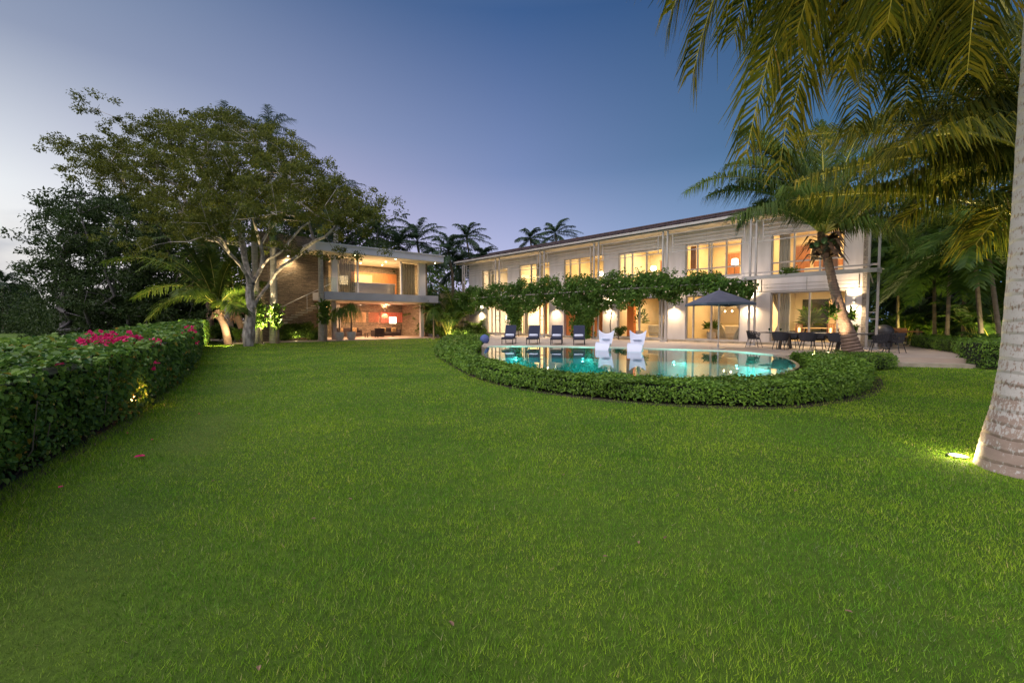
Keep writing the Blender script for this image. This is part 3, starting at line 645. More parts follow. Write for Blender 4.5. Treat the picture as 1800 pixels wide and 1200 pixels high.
# planting beds (bare soil under the hedges)
hl_out = [(-3.2, 1.0), (-4.1, 2.9), (-4.79, 4.19), (-5.35, 5.32), (-5.88, 6.6), (-6.65, 8.1), (-7.7, 10.0), (-8.9, 12.1), (-11.8, 16.9), (-17.0, 24.7), (-22.4, 33.5)]
hl_in = [(-6.4, -.2), (-7.3, 2.2), (-7.9, 3.6), (-8.5, 5.0), (-9.2, 6.8), (-9.9, 8.4), (-11.0, 10.4), (-12.2, 12.7), (-15.0, 17.8), (-19.6, 25.8), (-24.6, 34.8)]
flat('flower_bed', [(x + .25, y - .1) for x, y in hl_out] + [(x, y) for x, y in hl_in[::-1]], .006, M['soil'])
ph_out = [(-5.4, 38), (-4.75, 31), (-4.0, 24.5), (-3.55, 20.9), (-2.15, 16.2), (-1.18, 13.05), (-.08, 10.85), (1.14, 9.66), (1.84, 9.12), (2.72, 8.68), (3.39, 8.46), (4.6, 8.3), (5.44, 8.5), (6.49, 9.0), (7.64, 9.85), (8.8, 11.1), (9.9, 12.5), (11.0, 14.3)]
ph_in = [(-1.9, 38), (-1.75, 31), (-1.7, 24.5), (-1.55, 19), (-1.15, 15.6), (-.45, 13.6), (.75, 11.35), (2.1, 10.15), (2.8, 9.9), (3.6, 9.72), (4.3, 9.65), (5.1, 9.68), (5.8, 9.95), (6.55, 10.5), (7.5, 11.5), (8.6, 13.0), (9.6, 14.9), (10.2, 16.6)]
flat('soil_bed', [(x + (.0 if x < 7 else .15), y - .2) for x, y in ph_out[2:]] + ph_in[:1:-1], .006, M['soil'])

# ------------------------------------------------------------------ main house
def wall_strips(mb, x0, x1, z0, z1, ops, y0, y1):
    """wall with rectangular openings as butted boxes"""
    xs = sorted({x0, x1, *[o[0] for o in ops], *[o[1] for o in ops]})
    for a, b in zip(xs, xs[1:]):
        if b - a < 1e-4 or a < x0 - 1e-6 or b > x1 + 1e-6: continue
        cut = sorted((o[2], o[3]) for o in ops if o[0] <= a + 1e-6 and o[1] >= b - 1e-6); z = z0
        for c0, c1 in cut:
            if c0 > z + 1e-4: mb.box(a, b, y0, y1, z, c0)
            z = max(z, c1)
        if z < z1 - 1e-4: mb.box(a, b, y0, y1, z, z1)
house = thing('main_house', 'long two storey white villa with brown tiled roof and lit rooms behind the pool', 'house', H0, HROT)
LOW = [(.60, 3.95, .44, 3.08), (5.5, 8.72, .44, 3.08), (10.1, 13.7, .44, 3.08), (14.95, 18.65, .44, 3.08), (20.25, 23.7, .44, 3.08), (25.4, 28.3, .44, 3.08)]
UP = [(.72, 3.98, 3.98, 6.15), (5.46, 8.80, 4.10, 6.22), (10.2, 13.66, 4.1, 6.2), (14.9, 18.7, 4.1, 6.3), (20.2, 23.8, 4.1, 6.3), (25.3, 29.0, 4.1, 6.25)]
wb = MB(); wall_strips(wb, 0, 31, -.1, 7.2, LOW + UP, -.28, 0)
wb.box(1.3, 31, -6.6, -6.32, -.1, 7.2); wb.box(30.72, 31, -6.32, -.28, -.1, 7.2); wb.prism([(.02, -.28), (.28, -.28), (1.56, -6.32), (1.3, -6.32)], -.1, 7.2)
wb.build('wall', M['stucco'], house)
box('end_cladding', M['sidestone'], house, -.20, -.004, -.34, .03, .3, 7.1)
box('plinth', M['stepstone'], house, -.06, 31.1, 0.004, .16, .2, .425)
# floors, ceilings, partitions
box('lower_floor', M['floorin'], house, 1.0, 30.72, -6.32, -.28, .2, .43)
MB().prism([(.28, -.28), (30.72, -.28), (30.72, -6.32), (1.56, -6.32)], .2, .425).build('floor_base', M['floorin'], house)
box('upper_floor', M['inner'], house, 1.0, 30.72, -6.32, -.28, 3.35, 3.95)
MB().prism([(.28, -.28), (1.0, -.28), (1.0, -3.6)], 3.35, 3.95).build('upper_floor', M['inner'], house); MB().prism([(.28, -.28), (1.0, -.28), (1.0, -3.6)], 6.75, 6.95).build('ceiling', M['inner'], house)
box('ceiling', M['inner'], house, 1.0, 30.72, -6.32, -.28, 6.75, 6.95)
pb_ = MB()
for s in (4.7, 9.4, 14.3, 19.5, 24.6):
    pb_.box(s - .07, s + .07, -6.32, -.28, .43, 3.35); pb_.box(s - .07, s + .07, -6.32, -.28, 3.95, 6.75)
pb_.box(1.56, 30.72, -6.32, -6.25, .43, 3.35); pb_.box(1.3, 30.72, -5.0, -4.93, 3.95, 6.75)
pb_.build('partition', M['inner'], house)
# roof: low tiled plane above a white gutter board
EA, EZ = 1.25, 7.22
rf = MB(); rf.add([(-.62, EA, EZ), (31.6, EA, EZ), (31.6, -3.0, 8.36), (.25, -3.0, 8.36), (1.2, -7.6, 7.1), (31.6, -7.6, 7.1),
                   (-.62, EA, EZ - .10), (31.6, EA, EZ - .10), (31.6, -3, 8.24), (.25, -3, 8.24), (1.2, -7.6, 7.0), (31.6, -7.6, 7.0)],
                  [(0, 3, 2, 1), (3, 4, 5, 2), (6, 7, 8, 9), (9, 8, 11, 10), (0, 1, 7, 6), (4, 10, 11, 5), (0, 6, 9, 3), (3, 9, 10, 4), (1, 2, 8, 7), (2, 5, 11, 8)])
roof = rf.build('roof', M['tiles'], house)
rt = MB()
for i in range(0, 107): rt.tube([(-.6 + i * .3, EA + .03, EZ + .035), (-.6 + i * .3, EA - .5, EZ + .165)], [.055, .055], 6)
rt.build('tile_edge', M['tiles'], roof)
ridge = MB().tube([(.25, -3, 8.38), (31.6, -3, 8.38)], [.11, .11], 8).build('ridge', M['tiles'], roof)
MB().box(-.64, 31.62, EA + .0, EA + .13, EZ - .16, EZ - .02).build('gutter', M['framepaint'], roof)
box('soffit', M['soffit'], roof, -.1, 31.6, -.3, EA - .02, 6.96, 7.0)
# windows
def window(s0, s1, z0, z1, mull, mid=None, name='window', fw=.07, dep=-.16, doors=()):
    f = MB(); g = MB()
    f.box(s0, s1, dep - .04, dep + .10, z1 - fw, z1); f.box(s0, s1, dep - .04, dep + .10, z0, z0 + fw)
    xs = [s0] + list(mull) + [s1]
    for x in xs:
        a = x if x == s0 else (x - fw if x == s1 else x - fw / 2); f.box(a, a + fw, dep - .04, dep + .10, z0 + fw, z1 - fw)
    if mid:
        for a, b in zip(xs, xs[1:]): f.box(a + fw * .5, b - fw * .5, dep - .03, dep + .08, mid - fw / 2, mid + fw / 2)
    fo_ = f.build(name, M['framepaint'], house)
    for i, (a, b) in enumerate(zip(xs, xs[1:])):
        if i in doors: continue
        box('pane', M['glass'], fo_, a + fw * .5, b - fw * .5, dep + .02, dep + .028, z0 + fw, z1 - fw)
    return fo_
window(.72, 3.98, 3.98, 6.15, (1.75, 2.9, ), 4.64)
window(5.46, 8.80, 4.10, 6.22, (6.35, 7.2, 7.35, 8.05), 4.66)
window(10.2, 13.66, 4.1, 6.2, (11.5, 12.6, 13.2), 4.66)
window(14.9, 18.7, 4.1, 6.3, (16.1, 17.2, 18.1), 4.66)
window(20.2, 23.8, 4.1, 6.3, (21.3, 22.4), 4.66)
window(25.3, 29.0, 4.1, 6.25, (26.6, 27.8), 4.66)
window(.60, 3.95, .44, 3.08, (.95, 2.15, 3.55), name='sliding_door', doors=(0, 3))
window(5.5, 8.72, .44, 3.08, (6.7, 7.15, 8.25), name='sliding_door', doors=(1, ))
window(10.1, 13.7, .44, 3.08, (10.5, 12.0), name='sliding_door', doors=(2,))
window(20.25, 23.7, .44, 3.08, (20.9, 23.3), name='sliding_door', doors=(1,))
window(25.4, 28.3, .44, 3.08, (26.5, 27.6), name='sliding_door', doors=(1,))
# wooden leaves of the shutters
for s0, s1, z0, z1 in ((8.35, 8.68, 4.75, 6.12), (5.56, 5.72, 4.75, 6.12), (20.95, 21.15, .5, 3.0), (1.1, 1.75, 4.1, 5.4)):
    box('wood_shutter', M['wood'], house, s0, s1, -.55, -.47, z0, z1)
# the orange recess of the ground floor
box('orange_wall', M['orange'], house, 14.95, 18.65, -.6, -.3, .43, 3.08)
# roof line box wires : steel screen frame one metre in front of the wall
FW_ = 1.12
scr = thing('steel_screen', 'pale steel lattice screen of posts and thin rails along the white villa', 'screen frame', H0, HROT)
posts = [(-.78, -.43), (4.30, 4.58), (9.33, 9.63), (14.48, 14.87), (19.69, 20.13), (25.06, 25.6), (30.2, 30.5)]
for a, b in posts:
    pm = MB()
    for s in (a, b): pm.box(s - .045, s + .045, FW_ - .045, FW_ + .045, .30, 7.02)
    z = .9
    for z in (1.66, 1.96, 4.1, 5.9, 6.6): pm.box(a + .045, b - .045, FW_ - .02, FW_ + .02, z - .02, z + .02)
    pm.box(a - .08, b + .08, FW_ - .1, FW_ + .1, .30, .40)
    pm.build('post', M['framepaint'], scr)
tb = MB(); tb.box(-.85, 30.55, FW_ - .05, FW_ + .05, 7.03, 7.13); tb.build('top_rail', M['framepaint'], scr)
for (a0, a1), (b0, b1) in zip(posts, posts[1:]):
    s0, s1 = a1 + .04, b0 - .04; p = MB()
    p.box(s0, s1, FW_ - .02, FW_ + .02, 5.66, 5.70); p.box(s0, s1, FW_ - .02, FW_ + .02, 4.06, 4.10)
    for x in (s0 + .28, s1 - .28): p.box(x - .02, x + .02, FW_ - .018, FW_ + .018, 5.7, 6.72)
    p.box(s0, s1, FW_ - .02, FW_ + .02, 6.72, 6.76)
    p.build('rail', M['framepaint'], scr)
    q = MB()
    for k in range(4):
        z = 5.88 + k * .20; q.box(s0 + .30, s1 - .30, FW_ - .014, FW_ + .014, z, z + .032)
    mx_ = (s0 + s1) / 2; q.box(mx_ - .008, mx_ + .008, FW_ - .02, FW_ - .013, 5.70, 6.72)
    q.build('slat_panel', M['framepaint'], scr)
# brackets to the wall
for a, b in posts:
    for z in (3.9, 6.95): box('bracket', M['framepaint'], scr, a - .02, a + .02, .002, FW_ - .036, z, z + .05)
# ground-floor rails in the right-hand bay
p = MB(); p.box(-.39, 4.26, FW_ - .018, FW_ + .018, 3.06, 3.10)
for z in (3.25, 3.42): p.box(-.1, 4.0, FW_ - .012, FW_ + .012, z, z + .02)
for x in (-.1, 4.0): p.box(x - .02, x + .02, FW_ - .017, FW_ + .017, 3.10, 3.70)
p.box(1.95, 1.97, FW_ - .017, FW_ + .017, 3.1, 3.7)
p.build('rail', M['framepaint'], scr)
# steel canopy over the dining bay
can = thing('steel_canopy', 'flat grey steel canopy over the outdoor dining table', 'canopy', H0, HROT)
c = MB(); c.box(-.85, 4.62, 1.17, 1.95, 3.74, 3.80); c.build('deck_plate', M['framepaint'], can)
c = MB(); c.box(-.87, 4.64, 1.95, 2.0, 3.66, 3.84); c.box(-.90, -.852, 1.17, 1.95, 3.66, 3.84); c.box(4.622, 4.67, 1.17, 1.95, 3.66, 3.84); c.build('edge_beam', M['framepaint'], can)
for x in (-.6, 4.4): MB().obox((x, 1.93, 3.7), (x, 1.17, 3.25), .04, .05).build('brace', M['framepaint'], can)
c = MB(); c.box(-.8, 4.6, 1.2, 1.24, 4.02, 4.06); c.build('planter_rail', M['framepaint'], can)

# wall lamps: boxes that throw light up and down the piers
for i, (s, z, where) in enumerate(((.30, 2.55, 'on the rightmost pier of the villa'), (4.95, 2.6, 'on the pier right of the parasol'), (9.45, 2.55, 'on the pier left of the parasol'),
                            (14.33, 2.55, 'on the pier right of the face poster'), (19.44, 2.6, 'on the pier left of the orange wall'), (24.55, 2.55, 'on the narrow pier behind the leftmost lounger'), (29.0, 2.5, 'on the far left pier of the villa'))):
    w_ = thing('wall_lamp', 'small box wall lamp shining up and down ' + where, 'wall lamp', HW(s, .002, z), HROT, 'wall lamps of the villa')
    box('housing', M['metal'], w_, -.055, .055, 0, .11, -.09, .09, bevel=.006)
    box('lens', M['lens'], w_, -.04, .04, .02, .09, -.094, -.0905); box('lens', M['lens'], w_, -.04, .04, .02, .09, .0905, .094)
    light('SPOT', (0, .28, .10), 260, rot=None, spot=150, blend=1, parent=w_, radius=.03).rotation_euler = (R(180), 0, 0)
    light('SPOT', (0, .28, -.10), 260, spot=150, blend=1, parent=w_, radius=.03)
# rooms' own lamps
down = MB()
def room_light(s0, s1, z, p, floor=0, col=(1, .69, .33)):
    for s in np.linspace(s0, s1, 3)[[0, 2]]:
        dl = MB().lathe([(.07, -.03), (.07, 0)], (0, 0, 0), 12).build('ceiling_lamp', M['bulb']); dl.location = tuple(HW(s, -2.2, z - .004)); 
        tag(dl, None, 'ceiling lamp', 'recessed ceiling lamps of the villa'); dl['label'] = CEIL.pop(0)
    light('AREA', HW((s0 + s1) / 2, -2.6, z - .10), p, col, size=(s1 - s0) * .8, sy=3.2, rot=(0, 0, -1), az=HROT)
CEIL = [a + b for a in ('round ceiling lamp, dining room behind the outdoor table, ', 'round ceiling lamp, living room behind the parasol, ', 'round ceiling lamp, lounge behind the white pool chairs, ',
        'round ceiling lamp, ground floor room behind the second lounger, ', 'round ceiling lamp, far left ground floor room of the villa, ',
        'round ceiling lamp, upper room above the canopy, ', 'round ceiling lamp, upper room above the parasol, ', 'round ceiling lamp, upper room of the third window from the right, ',
        'round ceiling lamp, upper room of the fourth window from the right, ', 'round ceiling lamp, upper room of the fifth window from the right, ', 'round ceiling lamp, upper room of the far left window, ')
        for b in ('the right one', 'the left one')]
for (s0, s1), p in zip(((.8, 4.2), (5.2, 9.0), (10, 13.8), (20, 24.2), (25.2, 30)), (290, 190, 230, 620, 560)): room_light(s0, s1, 3.34, p, 0, (1, .80, .52) if p > 500 else ((1, .74, .42) if p > 200 else (1, .64, .30)))
for (s0, s1), p in zip(((.8, 4.2), (5.2, 9.0), (10, 13.8), (15, 19), (20, 24.2), (25.2, 30)), (190, 215, 260, 180, 240, 300)): room_light(s0, s1, 6.74, p, 0, (1, .78, .50) if p > 230 else (1, .68, .33))

# poster: face printed on the orange wall (generic drawn face)
po = thing('face_poster', 'tall orange poster of a face with open mouth on the ground floor wall', 'poster', HW(17.1, -.296, 1.55), HROT)
def pbox(n, m, *q): return box(n, M[m], po, *q)
def disc(n, m, cx, cz, rx, rz, y0, y1, k=28):
    V = [(cx + rx * math.cos(2 * math.pi * i / k), y, cz + rz * math.sin(2 * math.pi * i / k)) for y in (y0, y1) for i in range(k)]
    MB().add(V, [tuple(range(k)), tuple(range(k, 2 * k))[::-1]] + [(i, i + k, (i + 1) % k + k, (i + 1) % k) for i in range(k)]).build(n, M[m], po)
pbox('panel', 'orange', -.75, .75, 0, .02, -1.1, 1.5)
disc('hair', 'ink', 0, .15, .62, 1.15, .021, .028); disc('face', 'orangepale', 0, .05, .42, .86, .029, .036)
disc('mouth', 'ink', 0, -.36, .14, .17, .037, .042); disc('lip', 'orange', 0, -.33, .085, .075, .043, .047)
disc('eye', 'ink', -.19, .27, .10, .045, .037, .042); disc('eye', 'ink', .19, .27, .10, .045, .037, .042)
disc('brow', 'ink', -.19, .41, .13, .02, .037, .042); disc('brow', 'ink', .19, .41, .13, .02, .037, .042)
disc('nose', 'orange', .03, .02, .05, .20, .037, .042); disc('nostril', 'ink', 0, -.17, .08, .025, .043, .047)

# security camera under the eave
sc_ = thing('security_camera', 'white dome security camera hanging on a bracket under the villa eave', 'camera', HW(4.95, 1.42, 6.75), HROT)
MB().tube([(0, -.3, .2), (0, -.05, .26), (0, 0, .2)], .025, 8).build('bracket', M['whitepaint'], sc_)
MB().lathe([(.03, .2), (.09, .17), (.11, .05), (.11, 0)], n=16).build('housing', M['whitepaint'], sc_)
MB().lathe([(.085, 0), (.08, -.06), (.04, -.11), (.005, -.12)], n=16).build('dome', M['darkmetal'], sc_)

# indoor furniture seen through the glass
def curtain(s, w, z0, z1, wid, label, tie=0):
    mb = MB(); n = 24; V = []; nz_ = 9
    for j in range(nz_):
        fz = j / (nz_ - 1); z = z0 + (z1 - z0) * fz; wd = wid * (1 - abs(tie) * math.exp(-((fz - .45) / .22) ** 2)); off = tie * wid * .5 * math.exp(-((fz - .45) / .3) ** 2)
        for i in range(n): V.append(((i / (n - 1) - .5) * wd + off, .045 * math.sin(i * 1.9), z - z0))
    F = [(j * n + i, j * n + i + 1, (j + 1) * n + i + 1, (j + 1) * n + i) for j in range(nz_ - 1) for i in range(n - 1)]
    o = mb.add(V, F).build('curtain', M['curtain'], smooth=True); o.location = tuple(HW(s, w, z0)); o.rotation_euler = (0, 0, HROT)
    so_ = o.modifiers.new('thick', 'SOLIDIFY'); so_.thickness = .008
    return tag(o, label, 'curtain', 'curtains of the villa')
curtain(3.65, -.6, .45, 3.2, .9, 'gathered cream curtain at the left of the dining room glass', -.5)
curtain(5.75, -.6, .45, 3.2, .8, 'tied back curtain at the right edge of the living room glass', -.7)
curtain(7.6, -2.4, .45, 3.2, 1.0, 'cream curtain deeper inside the living room behind the parasol pole', .6)
curtain(10.55, -.6, .45, 3.2, .8, 'tied back curtain at the right of the lounge glass', -.6)
curtain(23.4, -.6, .45, 3.2, .6, 'cream curtain in the opening behind the second lounger', .3)
curtain(3.5, -.6, 3.98, 6.5, .55, 'grey curtain at the left of the upper window above the canopy')
curtain(28.3, -.6, 3.98, 6.5, .9, 'grey curtain in the far left upper window')
curtain(21.9, -.6, 3.98, 6.5, .8, 'grey curtain in the fifth upper window from the right')
def sofa(s, w, z, wid, dep, rz, label, m='sofa'):
    t = thing('sofa', label, 'sofa', HW(s, w, z), HROT + rz, 'sofas inside the villa')
    box('base', M[m], t, -wid / 2, wid / 2, -dep / 2, dep / 2, .08, .42, bevel=.05)
    box('backrest', M[m], t, -wid / 2, wid / 2, -dep / 2 - .12, -dep / 2 + .14, .3, .85, bevel=.06)
    for x in (-1, 1): box('armrest', M[m], t, x * (wid / 2 - .001) - .1 * (1 + x), x * (wid / 2 - .001) + .1 * (1 - x), -dep / 2, dep / 2, .42, .64, bevel=.04)
    for x in (-.3, .3): box('cushion', M['curtain'], t, x * wid - .22, x * wid + .22, -dep / 2 + .15, -dep / 2 + .3, .43, .8, bevel=.05)
    return t
sofa(6.3, -2.6, .43, 1.8, .9, R(180), 'pale sofa with its back to the glass behind the parasol pole')
sofa(8.1, -3.9, .43, 1.6, .9, 0, 'pale sofa facing out, at the back left of the living room')
sofa(11.3, -2.2, .43, 2.0, .9, R(180), 'cream sofa with its back to the glass behind the white pool chairs')
sofa(26.8, -2.5, .43, 1.6, .9, 0, 'cream sofa in the far left ground floor room')
def potplant(loc, h, label, seed, m='l_bush', L=.28, n=30, group='potted plants inside the villa', r=.28, pm='pot', cat='potted plant', rad=.4):
    rng = np.random.default_rng(seed); t = thing('potted_plant', label, cat, loc, 0, group)
    MB().lathe([(r * .7, 0), (r, .08), (r * 1.05, .42), (r * .95, .45), (r * .9, .40)], n=16).build('pot', M[pm], t)
    mb = MB(); k = n * 5; d = rdir(rng, k); d[:, 2] = np.abs(d[:, 2]); P = np.array([0, 0, .42 + h * .25]) + d * np.array([rad, rad, h * .55]) * (.35 + .65 * rng.random(k))[:, None]
    leaves(mb, P, nrm(d + [0, 0, .1]), nrm(rdir(rng, k) + [0, 0, 1.2]), L * (.6 + .6 * rng.random(k)), L * .3); mb.build('leaves', M[m], t)
    s = MB()
    for k in range(5): s.tube([(0, 0, .38), (P[k][0] * .3, P[k][1] * .3, .4 + h * .3), tuple(P[k])], [.015, .01, .006], 4)
    s.build('stem', M['twig'], t); return t
potplant(HW(7.9, -1.8, .43), .8, 'leafy green pot plant in the living room, left of the parasol pole', 3)
potplant(HW(13.0, -1.6, .43), 2.2, 'tall branching pot plant in the lounge behind the second white pool chair', 4, rad=.6)
potplant(HW(3.2, -4.2, .43), 1.9, 'big palm in a pot at the back of the dining room', 5, rad=.55, L=.4, m='l_palm')
potplant(HW(1.5, -4.6, .43), 2.0, 'dark pot plant at the back right of the dining room', 6, rad=.5, L=.4, m='l_palm')
# dark garden windows at the back of the two front rooms
gb = MB()
for s0, s1 in ((2.6, 4.2), (5.2, 7.3)): gb.box(s0, s1, -6.24, -6.2, .5, 2.9)
gb.build('garden_window', surf('nightglass', (.02, .03, .02), None, 2, .08), house)
# arc lamp
al = thing('arc_lamp', 'silver arc floor lamp with several curved arms in the living room behind the parasol', 'floor lamp', HW(6.4, -3.2, .43), HROT)
MB().lathe([(.2, 0), (.2, .04), (.03, .06), (.02, .9)], n=16).build('base', M['metal'], al)
for a, l in ((0, 1.3), (.6, .9), (math.pi, 1.1), (math.pi + .7, 1.3)):
    ar = MB(); P, _ = bez((0, 0, .9), (math.cos(a) * l * .3, math.sin(a) * .3, 2.6), (math.cos(a) * l, math.sin(a) * .5, 1.75), 14); ar.tube(P, .013, 6); arm = ar.build('arm', M['metal'], al)
    MB().ball(tuple(P[-1]), .055).build('bulb', M['lens'], arm)
# dining table and stools inside
dt = thing('dining_table', 'pale wooden dining table inside the room behind the outdoor table', 'table', HW(2.2, -2.4, .43), HROT)
box('tabletop', M['woodlight'], dt, -1.2, 1.2, -.5, .5, .72, .77, bevel=.01)
for x in (-.7, .7):
    for y in (-.3, .3): MB().obox((x, y, .72), (x * 1.3, y * 1.3, 0), .06, .06).build('leg', M['woodlight'], dt)
for i, (s, w, lb) in enumerate(((1.2, -1.3, 'splayed wooden stool behind the glass, the right one'), (3.0, -1.3, 'splayed wooden stool behind the glass, the left one'))):
    t = thing('wooden_stool', lb, 'stool', HW(s, w, .43), HROT, 'stools inside the dining room')
    MB().lathe([(.17, .62), (.19, .64), (.19, .67), (.17, .68)], n=18).build('seat', M['woodlight'], t)
    for k in range(4):
        a = k * math.pi / 2 + .4; MB().tube([(.08 * math.cos(a), .08 * math.sin(a), .63), (.26 * math.cos(a), .26 * math.sin(a), 0)], [.02, .016], 6).build('leg', M['woodlight'], t)
pic = thing('wall_picture', 'framed pale picture on the wall of the third upper room from the right', 'picture', HW(11.2, -4.925, 5.3), HROT)
box('frame', M['wood'], pic, -.55, .55, 0, .05, -.45, .45); box('print', M['curtain'], pic, -.45, .45, .051, .056, -.35, .35)
chs = thing('tall_cabinet', 'brown wooden cabinet in the fourth upper room from the right', 'cabinet', HW(16.4, -3.8, 3.95), HROT)
box('body', M['wood'], chs, -.5, .5, -.3, .3, .06, 1.5, bevel=.01); box('door', M['woodlight'], chs, -.48, -.01, .301, .32, .1, 1.46); box('door', M['woodlight'], chs, .01, .48, .301, .32, .1, 1.46)
for x in (-.45, .45): box('foot', M['wood'], chs, x - .04, x + .04, -.25, .25, 0, .06)
for s, w, lb in ((3.9, .8, 'brown wooden door at the back of the upper room above the canopy'), (8.0, .9, 'brown wooden door at the back of the upper room above the parasol'), (12.9, .85, 'brown wooden door at the back of the third upper room from the right'), (22.9, .85, 'brown wooden door at the back of the fifth upper room from the right'), (27.0, .85, 'brown wooden door at the back of the far left upper room')):
    t = thing('inner_door', lb, 'door', HW(s, -4.925, 3.95), HROT, 'inner doors of the upper rooms'); box('leaf', M['wood'], t, -w / 2, w / 2, 0, .05, 0, 2.1); box('frame', M['woodlight'], t, -w / 2 - .08, w / 2 + .08, 0, .03, 2.1, 2.2); MB().ball((w / 2 - .1, .08, 1), .03).build('handle', M['metal'], t)
for s, z, wd, lb in ((6.6, 5.4, .5, 'small dark framed picture in the upper room above the parasol'), (21.2, 5.3, .45, 'small dark framed picture in the fifth upper room from the right'), (25.9, 5.3, .5, 'small dark framed picture in the far left upper room'), (15.6, 5.5, .4, 'small dark framed picture in the fourth upper room from the right')):
    t = thing('wall_picture', lb, 'picture', HW(s, -4.925, z), HROT, 'pictures in the upper rooms'); box('frame', M['darkmetal'], t, -wd, wd, 0, .04, -.35, .35); box('print', M['woodlight'], t, -wd + .06, wd - .06, .041, .046, -.29, .29)
for s, w, z, lb in ((13.0, -3.4, 3.95, 'shaded table lamp on a stand in the third upper room from the right'), (17.9, -3.6, 3.95, 'shaded lamp on a stand in the fourth upper room from the right'), (7.4, -3.8, 3.95, 'shaded lamp on a stand in the upper room above the parasol'), (27.6, -2.0, .43, 'shaded lamp on a stand in the far left ground floor room')):
    t = thing('standard_lamp', lb, 'floor lamp', HW(s, w, z), HROT, 'shaded lamps inside the villa'); MB().lathe([(.16, 0), (.16, .03), (.02, .04), (.02, 1.3)], n=14).build('stand', M['darkmetal'], t); MB().lathe([(.22, 1.25), (.17, 1.6), (.165, 1.6), (.215, 1.25)], n=20).build('lamp_shade', M['shade'], t)
for s, w, z0, h, wd, m, lb in ((13.35, -1.2, .43, 2.6, .28, 'orange', 'orange painted pillar inside the lounge behind the white pool chairs'), (12.2, -5.6, .43, 2.6, 1.0, 'orange', 'wide orange panel at the back of the lounge behind the white pool chairs'), (7.0, -5.9, .43, 2.7, .3, 'wood', 'wooden post at the back of the living room behind the parasol'), (2.0, -5.3, .43, 2.4, .55, 'woodlight', 'tall pale cupboard at the back of the dining room'), (22.5, -4.5, .43, 2.3, .6, 'wood', 'dark wooden cupboard in the room behind the second lounger'), (26.2, -5.0, .43, 2.2, .5, 'woodlight', 'pale cupboard in the far left ground floor room')):
    t = thing('wood_panel', lb, 'panel', HW(s, w, z0), HROT); box('board', M[m], t, -wd, wd, -.15, .15, 0, h, bevel=.01); box('plinth', M['darkmetal'], t, -wd + .02, wd - .02, .151, .16, 0, .08)
hb = thing('bed', 'low wooden bed inside the upper room above the canopy', 'bed', HW(2.2, -3.4, 3.95), HROT)
box('mattress', M['sofa'], hb, -.9, .9, -1, 1, .25, .55, bevel=.06); box('headboard', M['wood'], hb, -1, 1, -1.12, -1.02, 0, 1.1, bevel=.02)

# building parapet and stone garden wall left of the villa
nb = thing('service_wing', 'plain grey service wing with a flat parapet behind the left end of the villa', 'building', HW(33, -5, 0), HROT)
box('wall', M['concrete'], nb, -8, 1.2, -6, -1.7, 0, 8.3)
box('parapet', M['concrete'], nb, -8.1, 1.3, -6.1, -1.6, 8.3, 8.75)
gw = box('garden_wall', M['stone2'], None, 0, 7.5, -.3, 0, 0, 4.6); gw.location = tuple(HW(31.1, -1.5, 0)); gw.rotation_euler = (0, 0, HROT); tag(gw, 'warm lit rubble stone wall between the pavilion garden and the villa', 'wall')

# ------------------------------------------------------------------ pavilion
pav = thing('pavilion', 'two storey garden pavilion with flat white roof, glass upper room and open lounge below', 'pavilion', P0_, PROT)
MB().box(-1.75, 9.5, -1.5, 6.2, 6.85, 7.38).build('roof', M['pavwhite'], pav)
rfe = MB().box(-1.85, 9.6, -1.6, 6.3, 7.38, 7.46).build('roof_edge', M['pavwhite'], pav)
box('soffit', M['inner'], pav, -1.7, 9.45, -1.45, 6.1, 6.80, 6.847)
box('floor_slab', M['concrete'], pav, -1.1, 9.0, -1.35, 6.0, 3.2, 3.80)
box('slab_soffit', M['soffit'], pav, -1.05, 8.95, -1.3, 5.3, 3.16, 3.197)
for x in (-.04, 7.95): box('column', M['concrete'], pav, x, x + .3, -.05, .25, .07, 3.16)
for x0, x1, y0, y1 in ((0, .45, 0, .3), (7.85, 8.5, 0, .3)): box('pier', M['pavwhite'], pav, x0, x1, y0, y1, 3.8, 6.8)
for x in (2.05, 6.0): box('mullion', M['pavwhite'], pav, x, x + .14, .02, .16, 3.8, 6.8)
box('back_wall', M['stone'], pav, -.6, 9.4, 5.3, 5.6, .07, 3.16)
bw = MB(); bw.box(-.3, 8.6, 5.2, 5.5, 3.8, 6.8); bw.build('stone_back_wall', M['stone'], pav)
box('side_cladding', M['stone'], pav, 8.5, 8.7, .05, 5.2, 3.8, 6.8)
box('side_cladding', M['stone'], pav, -.22, -.004, .8, 5.2, 3.8, 6.8)
MB().box(8.9, 9.2, .9, 5.3, .07, 3.16).build('side_wall', M['stone'], pav)
box('glazing', M['glass'], pav, .45, 2.05, .08, .09, 3.82, 6.78); box('glazing', M['glass'], pav, 6.14, 7.85, .08, .09, 3.82, 6.78)
box('glass_rail', M['railglass'], pav, 8.6, 8.95, -1.25, -1.235, 3.8, 4.9); box('glass_rail', M['railglass'], pav, 8.95, 8.965, -1.25, 3, 3.8, 4.9)
box('glass_rail', M['railglass'], pav, -.95, -.1, -1.2, -1.185, 3.8, 4.9)
